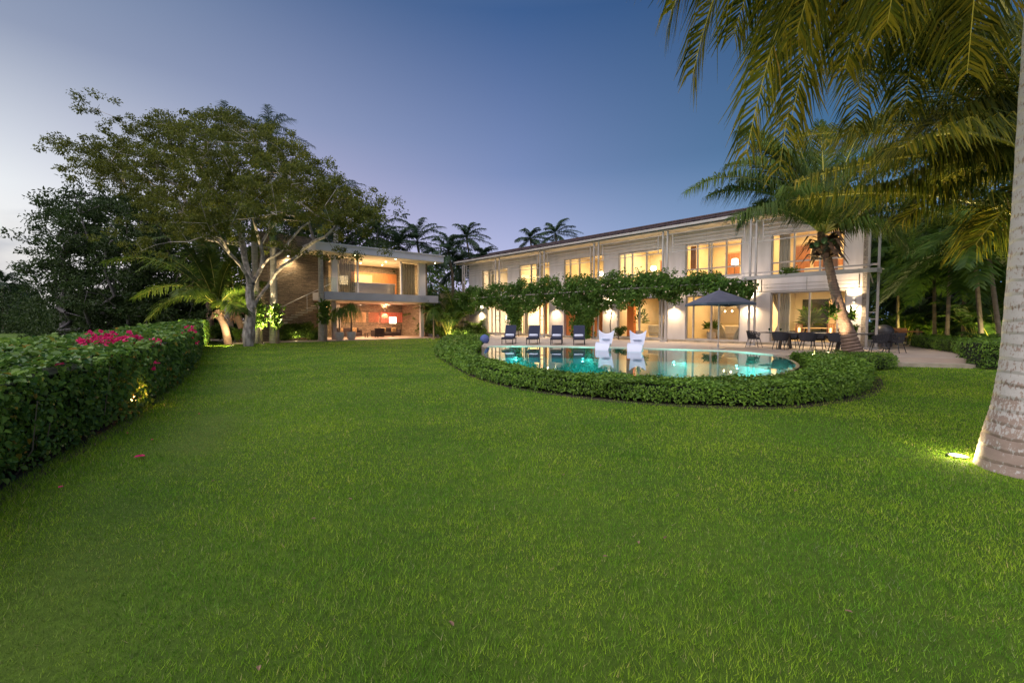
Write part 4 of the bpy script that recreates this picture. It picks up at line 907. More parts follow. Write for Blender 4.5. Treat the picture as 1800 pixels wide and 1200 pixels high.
# upper kitchen
box('kitchen_back', M['wood'], pav, 3.6, 8.2, 5.05, 5.19, 3.8, 6.15)
box('kitchen_splash', M['woodlight'], pav, 3.8, 5.6, 4.95, 5.04, 4.6, 5.9)
kc = thing('kitchen_island', 'long brushed steel kitchen counter behind the pavilion glass', 'counter', PW(4.2, 1.6, 3.8), PROT)
box('counter_body', M['steel'], kc, -2.1, 1.9, -.3, .4, 0, 1.02); box('countertop', M['pavwhite'], kc, -2.15, 1.95, -.35, .45, 1.02, 1.07)
wp = thing('framed_panel', 'bright white framed panel on the stone wall of the pavilion kitchen', 'picture', PW(2.75, 5.19, 5.3), PROT)
box('frame', M['metal'], wp, -.62, .62, -.05, 0, -.45, .45); box('panel', emit('panelglow', (1, .93, .78), .9), wp, -.56, .56, -.06, -.051, -.39, .39)
def pcurtain(x0, x1, label, seed):
    rng = np.random.default_rng(seed); n = 60; V = []
    for z in (0, 1.4, 2.85):
        for i in range(n): V.append((x0 + (x1 - x0) * i / (n - 1), .06 * math.sin(i * 1.35 + rng.random() * .4), z))
    o = MB().add(V, [(j * n + i, j * n + i + 1, (j + 1) * n + i + 1, (j + 1) * n + i) for j in range(2) for i in range(n - 1)]).build('sheer_curtain', M['reed'], smooth=True)
    o.location = tuple(PW(0, .45, 3.85)); o.rotation_euler = (0, 0, PROT); o.modifiers.new('thick', 'SOLIDIFY').thickness = .006; tag(o, label, 'curtain', 'sheer curtains of the pavilion')
pcurtain(.55, 2.0, 'grey sheer curtain in the left glass bay of the pavilion', 1); pcurtain(6.2, 7.6, 'grey sheer curtain in the right glass bay of the pavilion', 2)
# pavilion downlights
PL = [(-1.2, -.9, 'at the left corner of the eave'), (1.5, -1.0, 'under the left half of the eave'), (5.0, -1.0, 'under the middle of the eave'), (8.9, -1.0, 'at the right corner of the eave'), (2.6, 1.2, 'in the room, front left'), (5.2, 1.2, 'in the room, front right'), (3.9, 3.6, 'in the room, back left'), (6.0, 3.6, 'in the room, back right')]
for x, y, lb in PL:
    dl = MB().lathe([(.055, -.02), (.055, 0)], (0, 0, 0), 12).build('downlight', M['bulb']); dl.location = tuple(PW(x, y, 6.799)); tag(dl, 'tiny bright downlight of the pavilion, ' + lb, 'downlight', 'downlights of the pavilion')
    light('SPOT', PW(x, y, 6.75), 130, spot=110, blend=.6, rot=(0, 0, -1), radius=.05)
light('AREA', PW(4.2, 2.6, 6.7), 1100, (1, .70, .36), size=6, sy=3.5, rot=(0, 0, -1), az=PROT)
# open lounge
def wl(x, z, col, p, lb, fr=.3):
    t = thing('lounge_lamp', lb, 'wall lamp', PW(x, 5.29, z), PROT, 'wall lamps of the open lounge'); box('housing', M['metal'], t, -.06, .06, -.12, 0, -.1, .1, bevel=.006)
    box('lens', M['lens'], t, -.045, .045, -.1, -.02, .1005, .104)
    a = light('SPOT', (0, -.2, .16), p, col, spot=120, blend=.8, parent=t, radius=.04); a.rotation_euler = (R(180), 0, 0)
    light('SPOT', (0, -.25, -.16), p * .7, col, spot=130, blend=.8, parent=t, radius=.04)
wl(1.3, 2.55, (1, .72, .36), 320, 'wall lamp washing the stone at the left of the open lounge'); wl(7.0, 2.55, (1, .66, .34), 300, 'wall lamp washing the stone above the red panel')
light('POINT', PW(6.6, 4.5, 1.9), 45, (1, .12, .08), radius=.2); light('AREA', PW(4, 2.2, 3.1), 700, (1, .60, .34), size=5, sy=2.5, rot=(0, 0, -1), az=PROT)
fl = thing('lounge_floor_lamp', 'glowing square paper lamp standing before the red panel in the open lounge', 'floor lamp', PW(6.9, 3.4, .07), PROT)
MB().lathe([(.14, 0), (.14, .03), (.015, .04), (.015, 1.25)], n=12).build('stand', M['darkmetal'], fl); box('lamp_shade', M['shade'], fl, -.24, .24, -.24, .24, 1.25, 1.85, bevel=.02)
light('POINT', PW(6.9, 3.0, 1.7), 60, (1, .7, .4), radius=.25)
def relief(name, lb, x0, x1, z0, z1, c, pat, cat='relief panel'):
    t = thing(name, lb, cat, PW((x0 + x1) / 2, 5.295, (z0 + z1) / 2), PROT, 'carved panels on the lounge wall'); w = (x1 - x0) / 2; h = (z1 - z0) / 2
    m1 = surf('panelwood', c, tuple(q * .8 for q in c), 3, .7); m2 = surf('paneldark', tuple(q * .25 for q in c), None, 3, .8)
    box('board', m1, t, -w, w, -.05, 0, -h, h); mb = MB()
    if pat == 0:
        for k in range(5): a = (k + 1) / 6; mb.tube([(w * a * math.cos(q), -.055, h * a * math.sin(q)) for q in np.linspace(0, 2 * math.pi, 25)], .012, 4)
    elif pat == 1:
        for k in range(-6, 7):
            x = k * w / 4; a = max(-w, x - h); bq = min(w, x + h)
            if bq > a: mb.obox((a, -.056, a - x), (bq, -.056, bq - x), .02, .05)
    else:
        for k in range(-4, 5): mb.box(-w, w, -.064, -.051, k * h / 5 - .008, k * h / 5 + .008); mb.box(k * w / 5 - .008, k * w / 5 + .008, -.0652, -.0641, -h, h)
    mb.build('pattern', m2, t)
relief('carved_panel', 'leftmost square carved panel, pale grid pattern', 2.76, 3.77, 1.43, 2.38, (.42, .28, .14), 2)
relief('carved_panel', 'square carved panel with concentric rings, second from the left', 4.05, 5.05, 1.43, 2.38, (.48, .30, .16), 0)
relief('carved_panel', 'square carved panel with diagonal stripes, third from the left', 5.34, 6.38, 1.43, 2.38, (.55, .24, .14), 1)
relief('carved_panel', 'wide bright red panel, rightmost on the lounge wall', 6.62, 8.9, 1.40, 2.38, (.75, .22, .16), 2)
for i, (x, y, wd, rz, lb) in enumerate(((2.6, 3.4, 2.2, 0, 'dark lounge sofa with patterned cushions at the left of the open lounge'), (6.2, 2.6, 1.9, 0, 'dark lounge sofa at the right of the open lounge'), (4.4, 1.4, .9, R(180), 'dark lounge armchair with its back to the lawn'))):
    t = thing('lounge_sofa', lb, 'sofa', PW(x, y, .07), PROT + rz, 'dark seats of the open lounge')
    box('base', M['darksofa'], t, -wd / 2, wd / 2, -.4, .45, .1, .42, bevel=.03); box('backrest', M['darksofa'], t, -wd / 2, wd / 2, .35, .52, .42, .85, bevel=.03)
    for s in (-1, 1): box('armrest', M['darksofa'], t, s * wd / 2 - .08 - .08 * s, s * wd / 2 + .08 - .08 * s, -.4, .35, .42, .66, bevel=.02)
    for s in ((-.28, .28) if wd > 1 else (0,)): box('cushion', M['cushion'], t, s * wd - .24, s * wd + .24, .18, .34, .43, .86, bevel=.05)
ct = thing('coffee_table', 'low dark coffee table between the lounge sofas', 'table', PW(4.3, 2.4, .07), PROT)
box('tabletop', M['darksofa'], ct, -.55, .55, -.35, .35, .34, .39, bevel=.01)
for x in (-.48, .48):
    for y in (-.28, .28): box('leg', M['darksofa'], ct, x - .03, x + .03, y - .03, y + .03, 0, .34)
for x, lb in ((3.4, 'black ceiling fan over the left sofa of the lounge'), (6.1, 'black ceiling fan over the right sofa of the lounge')):
    t = thing('ceiling_fan', lb, 'ceiling fan', PW(x, 2.6, 3.16), PROT, 'ceiling fans of the open lounge')
    MB().lathe([(.015, 0), (.015, -.16), (.09, -.18), (.11, -.25), (.04, -.3)], n=14).build('motor', M['darkmetal'], t)
    for k in range(4):
        a = k * math.pi / 2 + .3; MB().obox((.1 * math.cos(a), .1 * math.sin(a), -.22), (.72 * math.cos(a), .72 * math.sin(a), -.22), .13, .012).build('blade', M['darkmetal'], t)
# tall stone wall behind the stair, with a lamp
sw = box('tall_stone_wall', M['stone'], None, -5.2, -.62, 0, .4, .0, 8.2); sw.location = tuple(PW(0, 1.3, 0)); sw.rotation_euler = (0, 0, PROT); tag(sw, 'tall stacked stone wall rising behind the floating stair', 'wall')
al_ = thing('stone_wall_lamp', 'bright lamp high on the stone wall above the stair', 'wall lamp', PW(-2.9, 1.29, 6.6), PROT)
box('housing', M['metal'], al_, -.06, .06, -.14, 0, -.06, .06); box('lens', M['bulb'], al_, -.05, .05, -.13, -.03, -.07, -.061)
light('SPOT', (0, -.3, -.1), 420, spot=150, blend=.9, parent=al_, radius=.05)
# stair
st = thing('garden_stair', 'floating stone stair with thin steel handrail climbing to the pavilion', 'stairs', PW(-4.6, .35, 0), PROT)
box('landing', M['stepstone'], st, -1.6, 1.15, -.6, .6, 1.36, 1.5); box('support', M['stone'], st, -1.5, .1, -.5, .55, .0, 1.36)
for k in range(10):
    x = 1.0 + k * .37; z = 1.52 + .18 * (k + 1); box('tread', M['stepstone'], st, x, x + .52, -.55, .6, z - .09, z)
hr = MB(); hr.tube([(-1.6, -.5, 2.62), (.85, -.5, 2.62), (4.4, -.5, 4.5)], .025, 8)
for x in (.85, 2.6): hr.tube([(x, -.5, 1.5 + max(0, x - 1) * .48), (x, -.5, 2.62 + max(0, x - .85) * .53)], .018, 6)
hr.build('handrail', M['metal'], st)
box('door_post', M['woodlight'], st, 3.85, 3.95, .2, .3, .07, 3.1)

# ------------------------------------------------------------------ vine pergola along the villa
def build_vine():
    rng = np.random.default_rng(11)
    t = thing('pergola_vine', 'thick flowering green vine trained along the villa between its two storeys', 'climbing plant', H0, HROT)
    C = []; r = []
    def top(s): return np.interp(s, [4.2, 5, 9, 13, 17, 21, 25, 28, 31], [3.75, 3.95, 4.45, 4.75, 4.75, 4.8, 4.65, 4.5, 4.2])
    def bot(s): return np.interp(s, [4.2, 5, 7, 9, 10.5, 12, 13.5, 14.5, 15.5, 16.5, 18, 19.5, 21, 23, 25, 27, 29, 31], [3.0, 2.9, 3.1, 2.9, 3.1, 2.55, 2.3, 1.9, 2.0, 2.7, 2.95, 2.9, 2.2, 2.5, 2.7, 2.6, 2.5, 2.4])
    for k in range(860):
        s = 4.3 + 26.6 * rng.random(); a, b = bot(s), top(s); w = 1.25 + .95 * rng.random(); z = b - .25 - (b - a - .3) * rng.random() ** 1.15 + .18 * math.sin(s * 2.1) + .1 * math.sin(s * 5)
        g_ = .5 + .5 * math.sin(s * 1.7 + 1) * math.sin(s * .63)
        if rng.random() > .55 + .6 * g_ and z < (a + b) / 2: continue
        C.append((s, w, z - .25 * (g_ - .4) * (z < (a + b) / 2))); r.append(.2 + .26 * rng.random())
    for (sc0, wd, z0) in ((15.6, .95, .5), (22.6, .6, .7)):      # where the vine falls to the ground
        for k in range(75):
            z = z0 + 2.6 * rng.random(); C.append((sc0 + rng.normal() * wd * (.35 + .2 * (z - z0)) * .75, 1.5 + rng.normal() * .2, z)); r.append(.22 + .14 * rng.random())
    for k in range(60):                                            # loose shoots above and below
        s = 4.3 + 26 * rng.random(); up = rng.random() < .5; C.append((s, 1.3 + .8 * rng.random(), top(s) + .05 if up else bot(s) - .05)); r.append(.2)
    mb = MB(); NV = len(C) - 60; clumps(mb, C[:NV], r[:NV], 62, .135, rng, flat=.85, asp=.62); clumps(mb, C[NV:], r[NV:], 14, .12, rng, flat=1.3, shell=.1, asp=.6); mb.build('foliage', M['l_vine'], t, smooth=False)
    st = MB()
    for sc0 in (15.3, 15.9, 22.4, 22.8, 13.2):
        st.tube([(sc0, 1.3, .3), (sc0 + .1, 1.35, 1.3), (sc0 - .1, 1.4, 2.4), (sc0 + .3, 1.6, 3.6)], [.05, .04, .035, .02], 6)
    st.build('stem', M['twig'], t)
    bl = MB(); m = 330; C = np.array(C); i = rng.integers(0, 700, m); d = rdir(rng, m); d[:, 1] = np.abs(d[:, 1]); P = C[i] + d * .42
    for k in range(4):
        a = rdir(rng, m); leaves(bl, P, a, nrm(d + a * .2), .075, .06)
    o = bl.build('blossom', M['whitepetal'], t); o['kind'] = 'stuff'
    # the frame that carries it
    pg = thing('vine_pergola', 'pale steel beams carrying the flowering vine in front of the villa', 'pergola', H0, HROT)
    q = MB(); q.box(4.7, 31, 1.95, 2.0, 3.55, 3.62); q.build('front_beam', M['framepaint'], pg)
    for s in np.arange(5.2, 31, 1.3): box('rafter', M['framepaint'], pg, s - .02, s + .02, .004, 1.945, 3.63, 3.68)
build_vine()

# ------------------------------------------------------------------ hedges
lh, LO, LI, LH = ribbon_hedge('bougainvillea_hedge', 'long clipped bougainvillea hedge with magenta flowers along the left edge of the lawn', 'hedge', hl_out, hl_in, 0, .97, 'l_boug', 21, 560, .080, wob=.05, asp=.75, lump=.05, z1b=1.50, dist_fall=7)
def blossoms():
    rng = np.random.default_rng(5); mb = MB()
    def cluster(px, py, n, z=1.25, spread=.09, Y=None):
        c = onz(px, py, z) if Y is None else at(px, py, Y); P = c + rng.normal(size=(n, 3)) * spread * np.array([1, 1, .6])
        for k in range(3):
            D = nrm(rdir(rng, n) + [0, 0, .4]); leaves(mb, P, D, rdir(rng, n), .07, .065)
    for px, py, n, Y in ((152, 598, 14, 8.9), (180, 604, 26, 8.6), (176, 613, 22, 8.4), (192, 590, 12, 9.2), (184, 596, 18, 9.0), (211, 601, 9, 9.1), (226, 604, 24, 9.0), (233, 600, 10, 9.2), (250, 594, 12, 9.6), (252, 607, 9, 9.3), (264, 606, 8, 9.6), (172, 589, 8, 9.1), (329, 575, 7, 14.5), (326, 584, 5, 14), (340, 580, 5, 15), (343, 601, 4, 15.2), (337, 592, 4, 14.8), (142, 625, 3, 7.4), (265, 639, 3, 8.6)):
        cluster(px, py, int(n * .7 + 1), Y=Y, spread=.07 + .004 * (n > 15) * n)
    k = 40; i = rng.integers(10, 110, k); f = rng.random(k)[:, None]; q = LO[i] * (1 - f * .3) + LI[i] * f * .3
    for a in range(3): leaves(mb, np.stack([q[:, 0], q[:, 1], LH[i] + .05], 1), rdir(rng, k), rdir(rng, k), .05, .05)
    mb.build('blossoms', M['petal'], lh)['kind'] = 'stuff'
    t = MB()    # woody stems at the hedge's foot
    for k in range(170):
        i = int(1 + 70 * rng.random() ** 1.6); p = LO[i] + (LI[i] - LO[i]) * (.03 + .12 * rng.random()); d = rng.normal(size=3) * .07
        t.tube([(p[0], p[1], 0), (p[0] + d[0], p[1] + d[1], .25), (p[0] + d[0] * 1.5 - .03, p[1] + d[1] * 2, .55 + .4 * rng.random())], [.012, .008, .004], 3)
    t.build('stems', M['twig'], lh)['kind'] = 'stuff'
blossoms()
ribbon_hedge('pool_hedge', 'low glossy clipped hedge curving round the swimming pool', 'hedge', ph_out, ph_in, 0, .41, 'l_hedge', 22, 900, .062, wob=.03, asp=.6, lump=.025, z1b=.40, dist_fall=9)
ribbon_hedge('low_hedge', 'small low hedge at the foot of the leaning coconut palm', 'hedge', [(10.75, 14.4), (11.6, 14.35), (12.6, 14.9), (13.25, 15.9)], [(10.35, 16.9), (11.3, 16.8), (12.4, 17.1), (13.2, 16.6)], .0, .44, 'l_hedge', 23, 420, .065, wob=.04, lump=.03, dist_fall=20)
ribbon_hedge('clipped_hedge', 'dark clipped hedge behind the terrace steps on the right', 'hedge', [(15.8, 15.9), (17.3, 17.6), (19.4, 21.6), (20.2, 23.2)], [(17.2, 15.6), (18.4, 17.0), (20.6, 21.0), (21.4, 22.8)], .25, .84, 'l_hedge', 24, 330, .07, wob=.03, dist_fall=30)
ribbon_hedge('clipped_hedge', 'taller clipped hedge block between the steps and the big foreground trunk', 'hedge', [(15.3, 14.7), (16.6, 14.4), (18.2, 14.6)], [(15.7, 16.0), (16.9, 16.2), (18.6, 16.2)], 0, .92, 'l_hedge', 25, 420, .07, wob=.03, dist_fall=30)

# ------------------------------------------------------------------ big spreading tree on the lawn
def inpx(poly, n, rng):
    poly = np.array(poly, float); lo, hi = poly.min(0), poly.max(0); out = []
    while len(out) < n:
        q = lo + (hi - lo) * rng.random((n * 3, 2)); out += list(q[inpoly(q, poly)])
    return np.array(out[:n])
def big_tree():
    rng = np.random.default_rng(31); Y = 28.2; base = onz(437, 608); base[1] = 28.2; base[0] = (437 - 900) / 800 * 28.2; base[2] = 0
    t = thing('spreading_tree', 'wide spreading shade tree with pale lit trunk on the left of the lawn', 'tree', base)
    W = lambda px, py, dy=0: at(px, py, Y + dy)
    sk = Skel(W(437, 609), .5)
    a = sk.chain([W(437, 590), W(439, 570), W(441, 551), W(443, 542)])
    rt = sk.chain([W(452, 527, .3), W(463, 512, .6), W(473, 500, 1)], a)
    r1 = sk.chain([W(484, 491, 1), W(500, 484, 1.2), W(520, 477, 1.5)], rt)
    r2 = sk.chain([W(484, 480, .5), W(497, 468, .2), W(512, 458), W(526, 448), W(536, 436, -.5), W(552, 424, -1), W(572, 416, -1.5)], rt)
    r3 = sk.chain([W(472, 484, 1.5), W(470, 470, 2), W(474, 455, 2.5), W(486, 440, 3), W(500, 420, 3.5), W(515, 400, 4)], rt)
    lt = sk.chain([W(440, 528), W(439, 512), W(441, 500)], a)
    l1 = sk.chain([W(434, 484, -.3), W(424, 468, -.6), W(413, 455, -1), W(403, 445, -1.2)], lt)
    l11 = sk.chain([W(386, 427, -1.5), W(368, 409, -2), W(346, 391, -2.5), W(322, 374, -3), W(290, 351, -3.4), W(255, 330, -3.8), W(225, 315, -4)], l1)
    l12 = sk.chain([W(388, 418, -2.5), W(372, 392, -3.2), W(350, 360, -4), W(330, 330, -4.5)], l1)
    m1 = sk.chain([W(436, 480, .5), W(430, 455, .8), W(427, 430, 1), W(420, 405, .5), W(408, 388), W(390, 360, -.5), W(370, 330, -1)], lt)
    m11 = sk.chain([W(395, 372, 1.5), W(360, 348, 2), W(310, 320, 2.5), W(260, 290, 3)], m1 - 2)
    m2 = sk.chain([W(450, 486, 1), W(460, 470, 1.3), W(462, 450, 1.5), W(458, 430, 1.5), W(452, 410, 1), W(446, 385, .5), W(440, 350), W(436, 315, -.5)], lt)
    m3 = sk.chain([W(470, 410, 2), W(490, 385, 2.5), W(505, 350, 3)], m2 - 4)
    m4 = sk.chain([W(472, 455, -1), W(492, 445, -2), W(508, 425, -2.5), W(530, 400, -3), W(560, 380, -3.5)], m2 - 6)
    sprig = sk.chain([W(232, 225, -1), W(205, 207, -1), W(184, 199, -1), W(170, 192, -1)], m11)
    poly = [(145, 278), (160, 262), (200, 250), (225, 232), (255, 212), (290, 205), (335, 212), (385, 200), (425, 218), (470, 232), (515, 258), (545, 290), (585, 318), (620, 345), (665, 350), (655, 385), (625, 402), (580, 398), (540, 392), (510, 385), (470, 380), (430, 392), (390, 400), (360, 420), (300, 405), (275, 380), (240, 345), (180, 320), (130, 300)]
    q = inpx(poly, 470, rng); tips = []
    for px, py in q:
        e = 1 - abs((px - 400) / 330) ** 2; tips.append(W(px, py, rng.normal() * 3.6 * max(.25, e) - (py - 330) / 60))
    tips += [W(168, 190, -1), W(175, 184, -1), W(128, 268, -3), W(138, 264, -3), W(250, 440, -4), W(275, 430, -4.5), W(300, 425, -4), W(330, 425, -4), W(240, 425, -4), W(590, 445, -2), W(612, 452, -2.5), W(440, 430, -5), W(470, 440, 2), W(505, 440, -3)]
    tips = np.array(tips); sk.sprout(tips, rng, up=.35, first=12)
    tb = sk.mesh(.285, .009, .56, {1: .38, 2: .32, 3: .285, 4: .27}); P = np.concatenate(tb.v); tb.v = [P - base]
    tb2 = MB(); tb2.add(P - base, tb.f[0]) if False else None
    mb = MB(); mb.v = [P - base]; mb.n = len(P); mb.f = tb.f; mb.smooth = True; mb.build('trunk', M['bark'], t)
    C = []; r = []
    for q in tips:
        k = rng.integers(2, 5)
        for _ in range(k): C.append(q - base + rng.normal(size=3) * [.75, .75, .32] + [0, 0, .15]); r.append(.26 + .26 * rng.random())
    cb = MB(); clumps(cb, C, r, 85, .115, rng, flat=.5, shell=.3, asp=.5, droop=.5); cb.build('crown', M['l_tree'], t, smooth=False)
big_tree()
def crown_tree(name, label, px, Y, r0, poly, n, mat, seed, depth=3.5, rad=(.5, .9), per=70, L=.2, flat=.45, bark='darkbark', group=None, cat='tree', sub=2, lim=None):
    rng = np.random.default_rng(seed); base = np.array([(px - 900) / 800 * Y, Y, 0.]); t = thing(name, label, cat, base, 0, group)
    q = inpx(poly, n, rng); lo, hi = q.min(0), q.max(0); cx = (lo + hi) / 2; tips = []
    for a, b in q:
        e = max(.2, 1 - ((a - cx[0]) / (hi[0] - lo[0]) * 2) ** 2); tips.append(at(a, b, Y + rng.normal() * depth * e ** .5))
    tips = np.array(tips); top = tips[:, 2].max(); sk = Skel(base, r0); k = 0; h = tips[:, 2].min()
    sk.chain([base + [0, 0, z] + rng.normal(size=3) * [.1, .1, 0] for z in np.linspace(.6, max(h, top * .55), 6)])
    sk.sprout(tips, rng, up=.3, first=3); tb = sk.mesh(r0, .02, .5); P = np.concatenate(tb.v); mb = MB(); mb.v = [P - base]; mb.n = len(P); mb.f = tb.f; mb.smooth = True; mb.build('trunk', M[bark], t)
    C = np.repeat(tips - base, sub, 0) + rng.normal(size=(len(tips) * sub, 3)) * rad[1] * [1, 1, .4]; r = rad[0] + (rad[1] - rad[0]) * rng.random(len(C))
    cb = MB(); clumps(cb, C, r, per, L, rng, flat=flat, shell=.25, asp=.42, droop=.25); cb.build('crown', M[mat], t, smooth=False); return t
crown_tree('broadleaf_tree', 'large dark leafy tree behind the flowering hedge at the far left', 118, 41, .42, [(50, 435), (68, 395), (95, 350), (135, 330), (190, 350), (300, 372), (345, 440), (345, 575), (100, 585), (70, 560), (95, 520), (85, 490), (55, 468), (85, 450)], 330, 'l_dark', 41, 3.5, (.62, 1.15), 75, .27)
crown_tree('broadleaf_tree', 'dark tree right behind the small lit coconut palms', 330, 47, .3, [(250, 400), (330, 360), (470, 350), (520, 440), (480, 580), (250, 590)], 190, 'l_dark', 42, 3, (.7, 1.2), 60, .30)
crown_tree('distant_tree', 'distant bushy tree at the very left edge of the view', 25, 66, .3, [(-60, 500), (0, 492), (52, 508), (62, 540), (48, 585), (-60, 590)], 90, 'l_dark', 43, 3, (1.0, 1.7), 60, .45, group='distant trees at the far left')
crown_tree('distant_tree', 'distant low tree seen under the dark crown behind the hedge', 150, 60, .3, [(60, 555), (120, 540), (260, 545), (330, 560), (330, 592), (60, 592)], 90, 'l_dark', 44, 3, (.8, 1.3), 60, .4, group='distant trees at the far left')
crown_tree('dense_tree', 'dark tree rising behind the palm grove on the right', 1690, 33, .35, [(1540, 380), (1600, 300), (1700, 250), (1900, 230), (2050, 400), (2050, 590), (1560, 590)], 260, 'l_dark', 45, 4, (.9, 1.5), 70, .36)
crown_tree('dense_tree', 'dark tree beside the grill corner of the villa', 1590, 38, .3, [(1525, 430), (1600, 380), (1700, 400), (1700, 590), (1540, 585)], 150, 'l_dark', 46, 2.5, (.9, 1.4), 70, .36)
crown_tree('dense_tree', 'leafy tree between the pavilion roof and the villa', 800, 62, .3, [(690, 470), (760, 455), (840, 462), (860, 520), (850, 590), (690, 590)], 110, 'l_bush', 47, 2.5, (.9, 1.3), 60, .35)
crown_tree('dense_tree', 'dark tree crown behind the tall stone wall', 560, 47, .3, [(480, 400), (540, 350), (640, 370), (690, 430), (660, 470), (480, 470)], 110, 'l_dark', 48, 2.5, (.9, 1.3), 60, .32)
def undergrowth():
    rng = np.random.default_rng(51); mb = MB(); C = []
    for (x0, y0, x1, y1, h, n) in ((-75, 62, -34, 44, 4.5, 150), (-34, 44, -19, 41, 3.6, 160), (22, 38, 34, 26, 5.5, 170), (34, 26, 36, 8, 7, 160), (-90, 75, 60, 85, 7, 420), (-10, 54, 2, 54, 6, 90)):
        for k in range(n):
            f = rng.random(); C.append((x0 + (x1 - x0) * f + rng.normal() * 1.2, y0 + (y1 - y0) * f + rng.normal() * 1.2, h * rng.random() ** 1.3))
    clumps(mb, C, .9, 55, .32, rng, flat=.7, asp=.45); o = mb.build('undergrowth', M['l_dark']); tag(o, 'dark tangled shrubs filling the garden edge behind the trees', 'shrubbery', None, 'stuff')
undergrowth()

# ------------------------------------------------------------------ palms
def px_palm(name, label, bx, by, Y, cx, cy, r0, r1, group, seed, Yc=None, **kw):
    b = at(bx, by, Y); b[2] = max(0, min(b[2], .3)) if by > 0 else 0; return palm(name, b, at(cx, cy, Yc or Y), r0, r1, label, group, seed, **kw)
RG = 'royal palms round the big tree'
px_palm('royal_palm', 'smooth grey palm trunk just right of the big tree, plants lit at its foot', 452, 603, 31.5, 447, 425, .27, .20, RG, 61, mat='l_palmdark', tmat='royal', shaft=1.6, L=3.4, n=13, ll=.7)
px_palm('royal_palm', 'second smooth grey palm trunk from the big tree, brightly lit at its foot', 482, 604, 31.8, 480, 425, .27, .20, RG, 62, mat='l_palmdark', tmat='royal', shaft=1.6, L=3.2, n=12, ll=.7)
px_palm('royal_palm', 'smooth grey palm trunk standing before the corner of the pavilion', 566, 598, 34.6, 563, 432, .22, .18, RG, 63, mat='l_palmdark', tmat='royal', shaft=1.7, L=3.4, n=13, ll=.7)
px_palm('royal_palm', 'tall palm whose fronds rise above the top of the big tree, the left one', 402, 600, 37, 398, 262, .3, .2, RG, 64, mat='l_palmdark', tmat='royal', shaft=1.6, L=3.0, n=13, emax=85, wind=(.1, 0, 0))
px_palm('royal_palm', 'tall palm whose fronds rise above the top of the big tree, the right one', 478, 600, 38, 474, 270, .3, .2, RG, 65, mat='l_palmdark', tmat='royal', shaft=1.6, L=2.9, n=13, emax=85, wind=(.1, 0, 0))
px_palm('royal_palm', 'palm crown showing right of the big tree above the stone wall', 592, 597, 41, 590, 372, .3, .2, RG, 66, mat='l_palmdark', tmat='royal', shaft=1.6, L=3.0, n=13, wind=(.15, 0, 0))
BG = 'wind blown palms behind the buildings'
for i, (bx, cx, cy, Y, L, lb) in enumerate(((668, 664, 415, 50, 4.0, 'windblown palm over the left part of the pavilion roof'), (705, 700, 432, 49, 3.4, 'windblown palm over the middle of the pavilion roof, the smaller one'),
        (738, 733, 425, 52, 4.3, 'windblown palm over the middle of the pavilion roof, the larger one'), (790, 788, 442, 46, 3.1, 'palm just right of the pavilion roof corner'), (826, 820, 418, 64, 3.4, 'tall thin palm alone in the gap left of the villa roof'),
        (855, 848, 452, 66, 2.6, 'low palm crown at the left end of the villa roof'), (980, 976, 412, 66, 3.6, 'larger palm crown above the villa roof'), (936, 932, 420, 68, 3.0, 'smaller palm crown above the villa roof, left of the larger'), (812, 806, 470, 50, 2.8, 'palm crown low between the pavilion and the villa'))):
    px_palm('coconut_palm', lb, bx, 600, Y, cx, cy, .2, .13, BG, 70 + i, mat='l_palmdark', tmat='thin', L=L, n=18, nl=46, ll=.85, w=.075, droop=1.2, emax=85, emin=-35, wind=(.16, 0, .02), bend=(.4, 0))
px_palm('coconut_palm', 'dark palm silhouette over the trees at the left edge of the view', 8, 590, 62, 5, 500, .2, .15, 'far left palms', 80, mat='l_palmdark', tmat='thin', L=4.0, n=15, nl=40, w=.09)
# explicit fronds helper
def palm_explicit(name, label, group, trunk_pts, radii, crown, fronds, seed, mat='l_palm2', tmat='coco', nl=80, ll=.8, w=.035, droop=1.0, rw=.035, tring=.05, seg=60, extra=None, cat='palm tree', sides=20):
    rng = np.random.default_rng(seed); o = np.array(trunk_pts[0], float); t = thing(name, label, cat, o, 0, group)
    trunk_mb([np.array(p) - o for p in trunk_pts], radii, sides, tring, seg).build('trunk', M[tmat], t)
    C = np.array(crown, float)
    for f in fronds:
        P0, P1, P2 = (at(*q) if len(q) == 3 else at(*q) for q in ((f[0],) + f[1:3] if False else f[:3])); opt = f[3] if len(f) > 3 else {}
        mb = MB(); sm = MB(); kw = dict(n=nl, ll=ll, w=w, droop=droop, rw=rw); kw.update(opt)
        frond(mb, P0 - o, P1 - o, P2 - o, rng, stem=sm, **kw); fo_ = mb.build('frond', M[mat], t, smooth=False); sm.build('rachis', M['rachis'], fo_)
    return t, o, rng
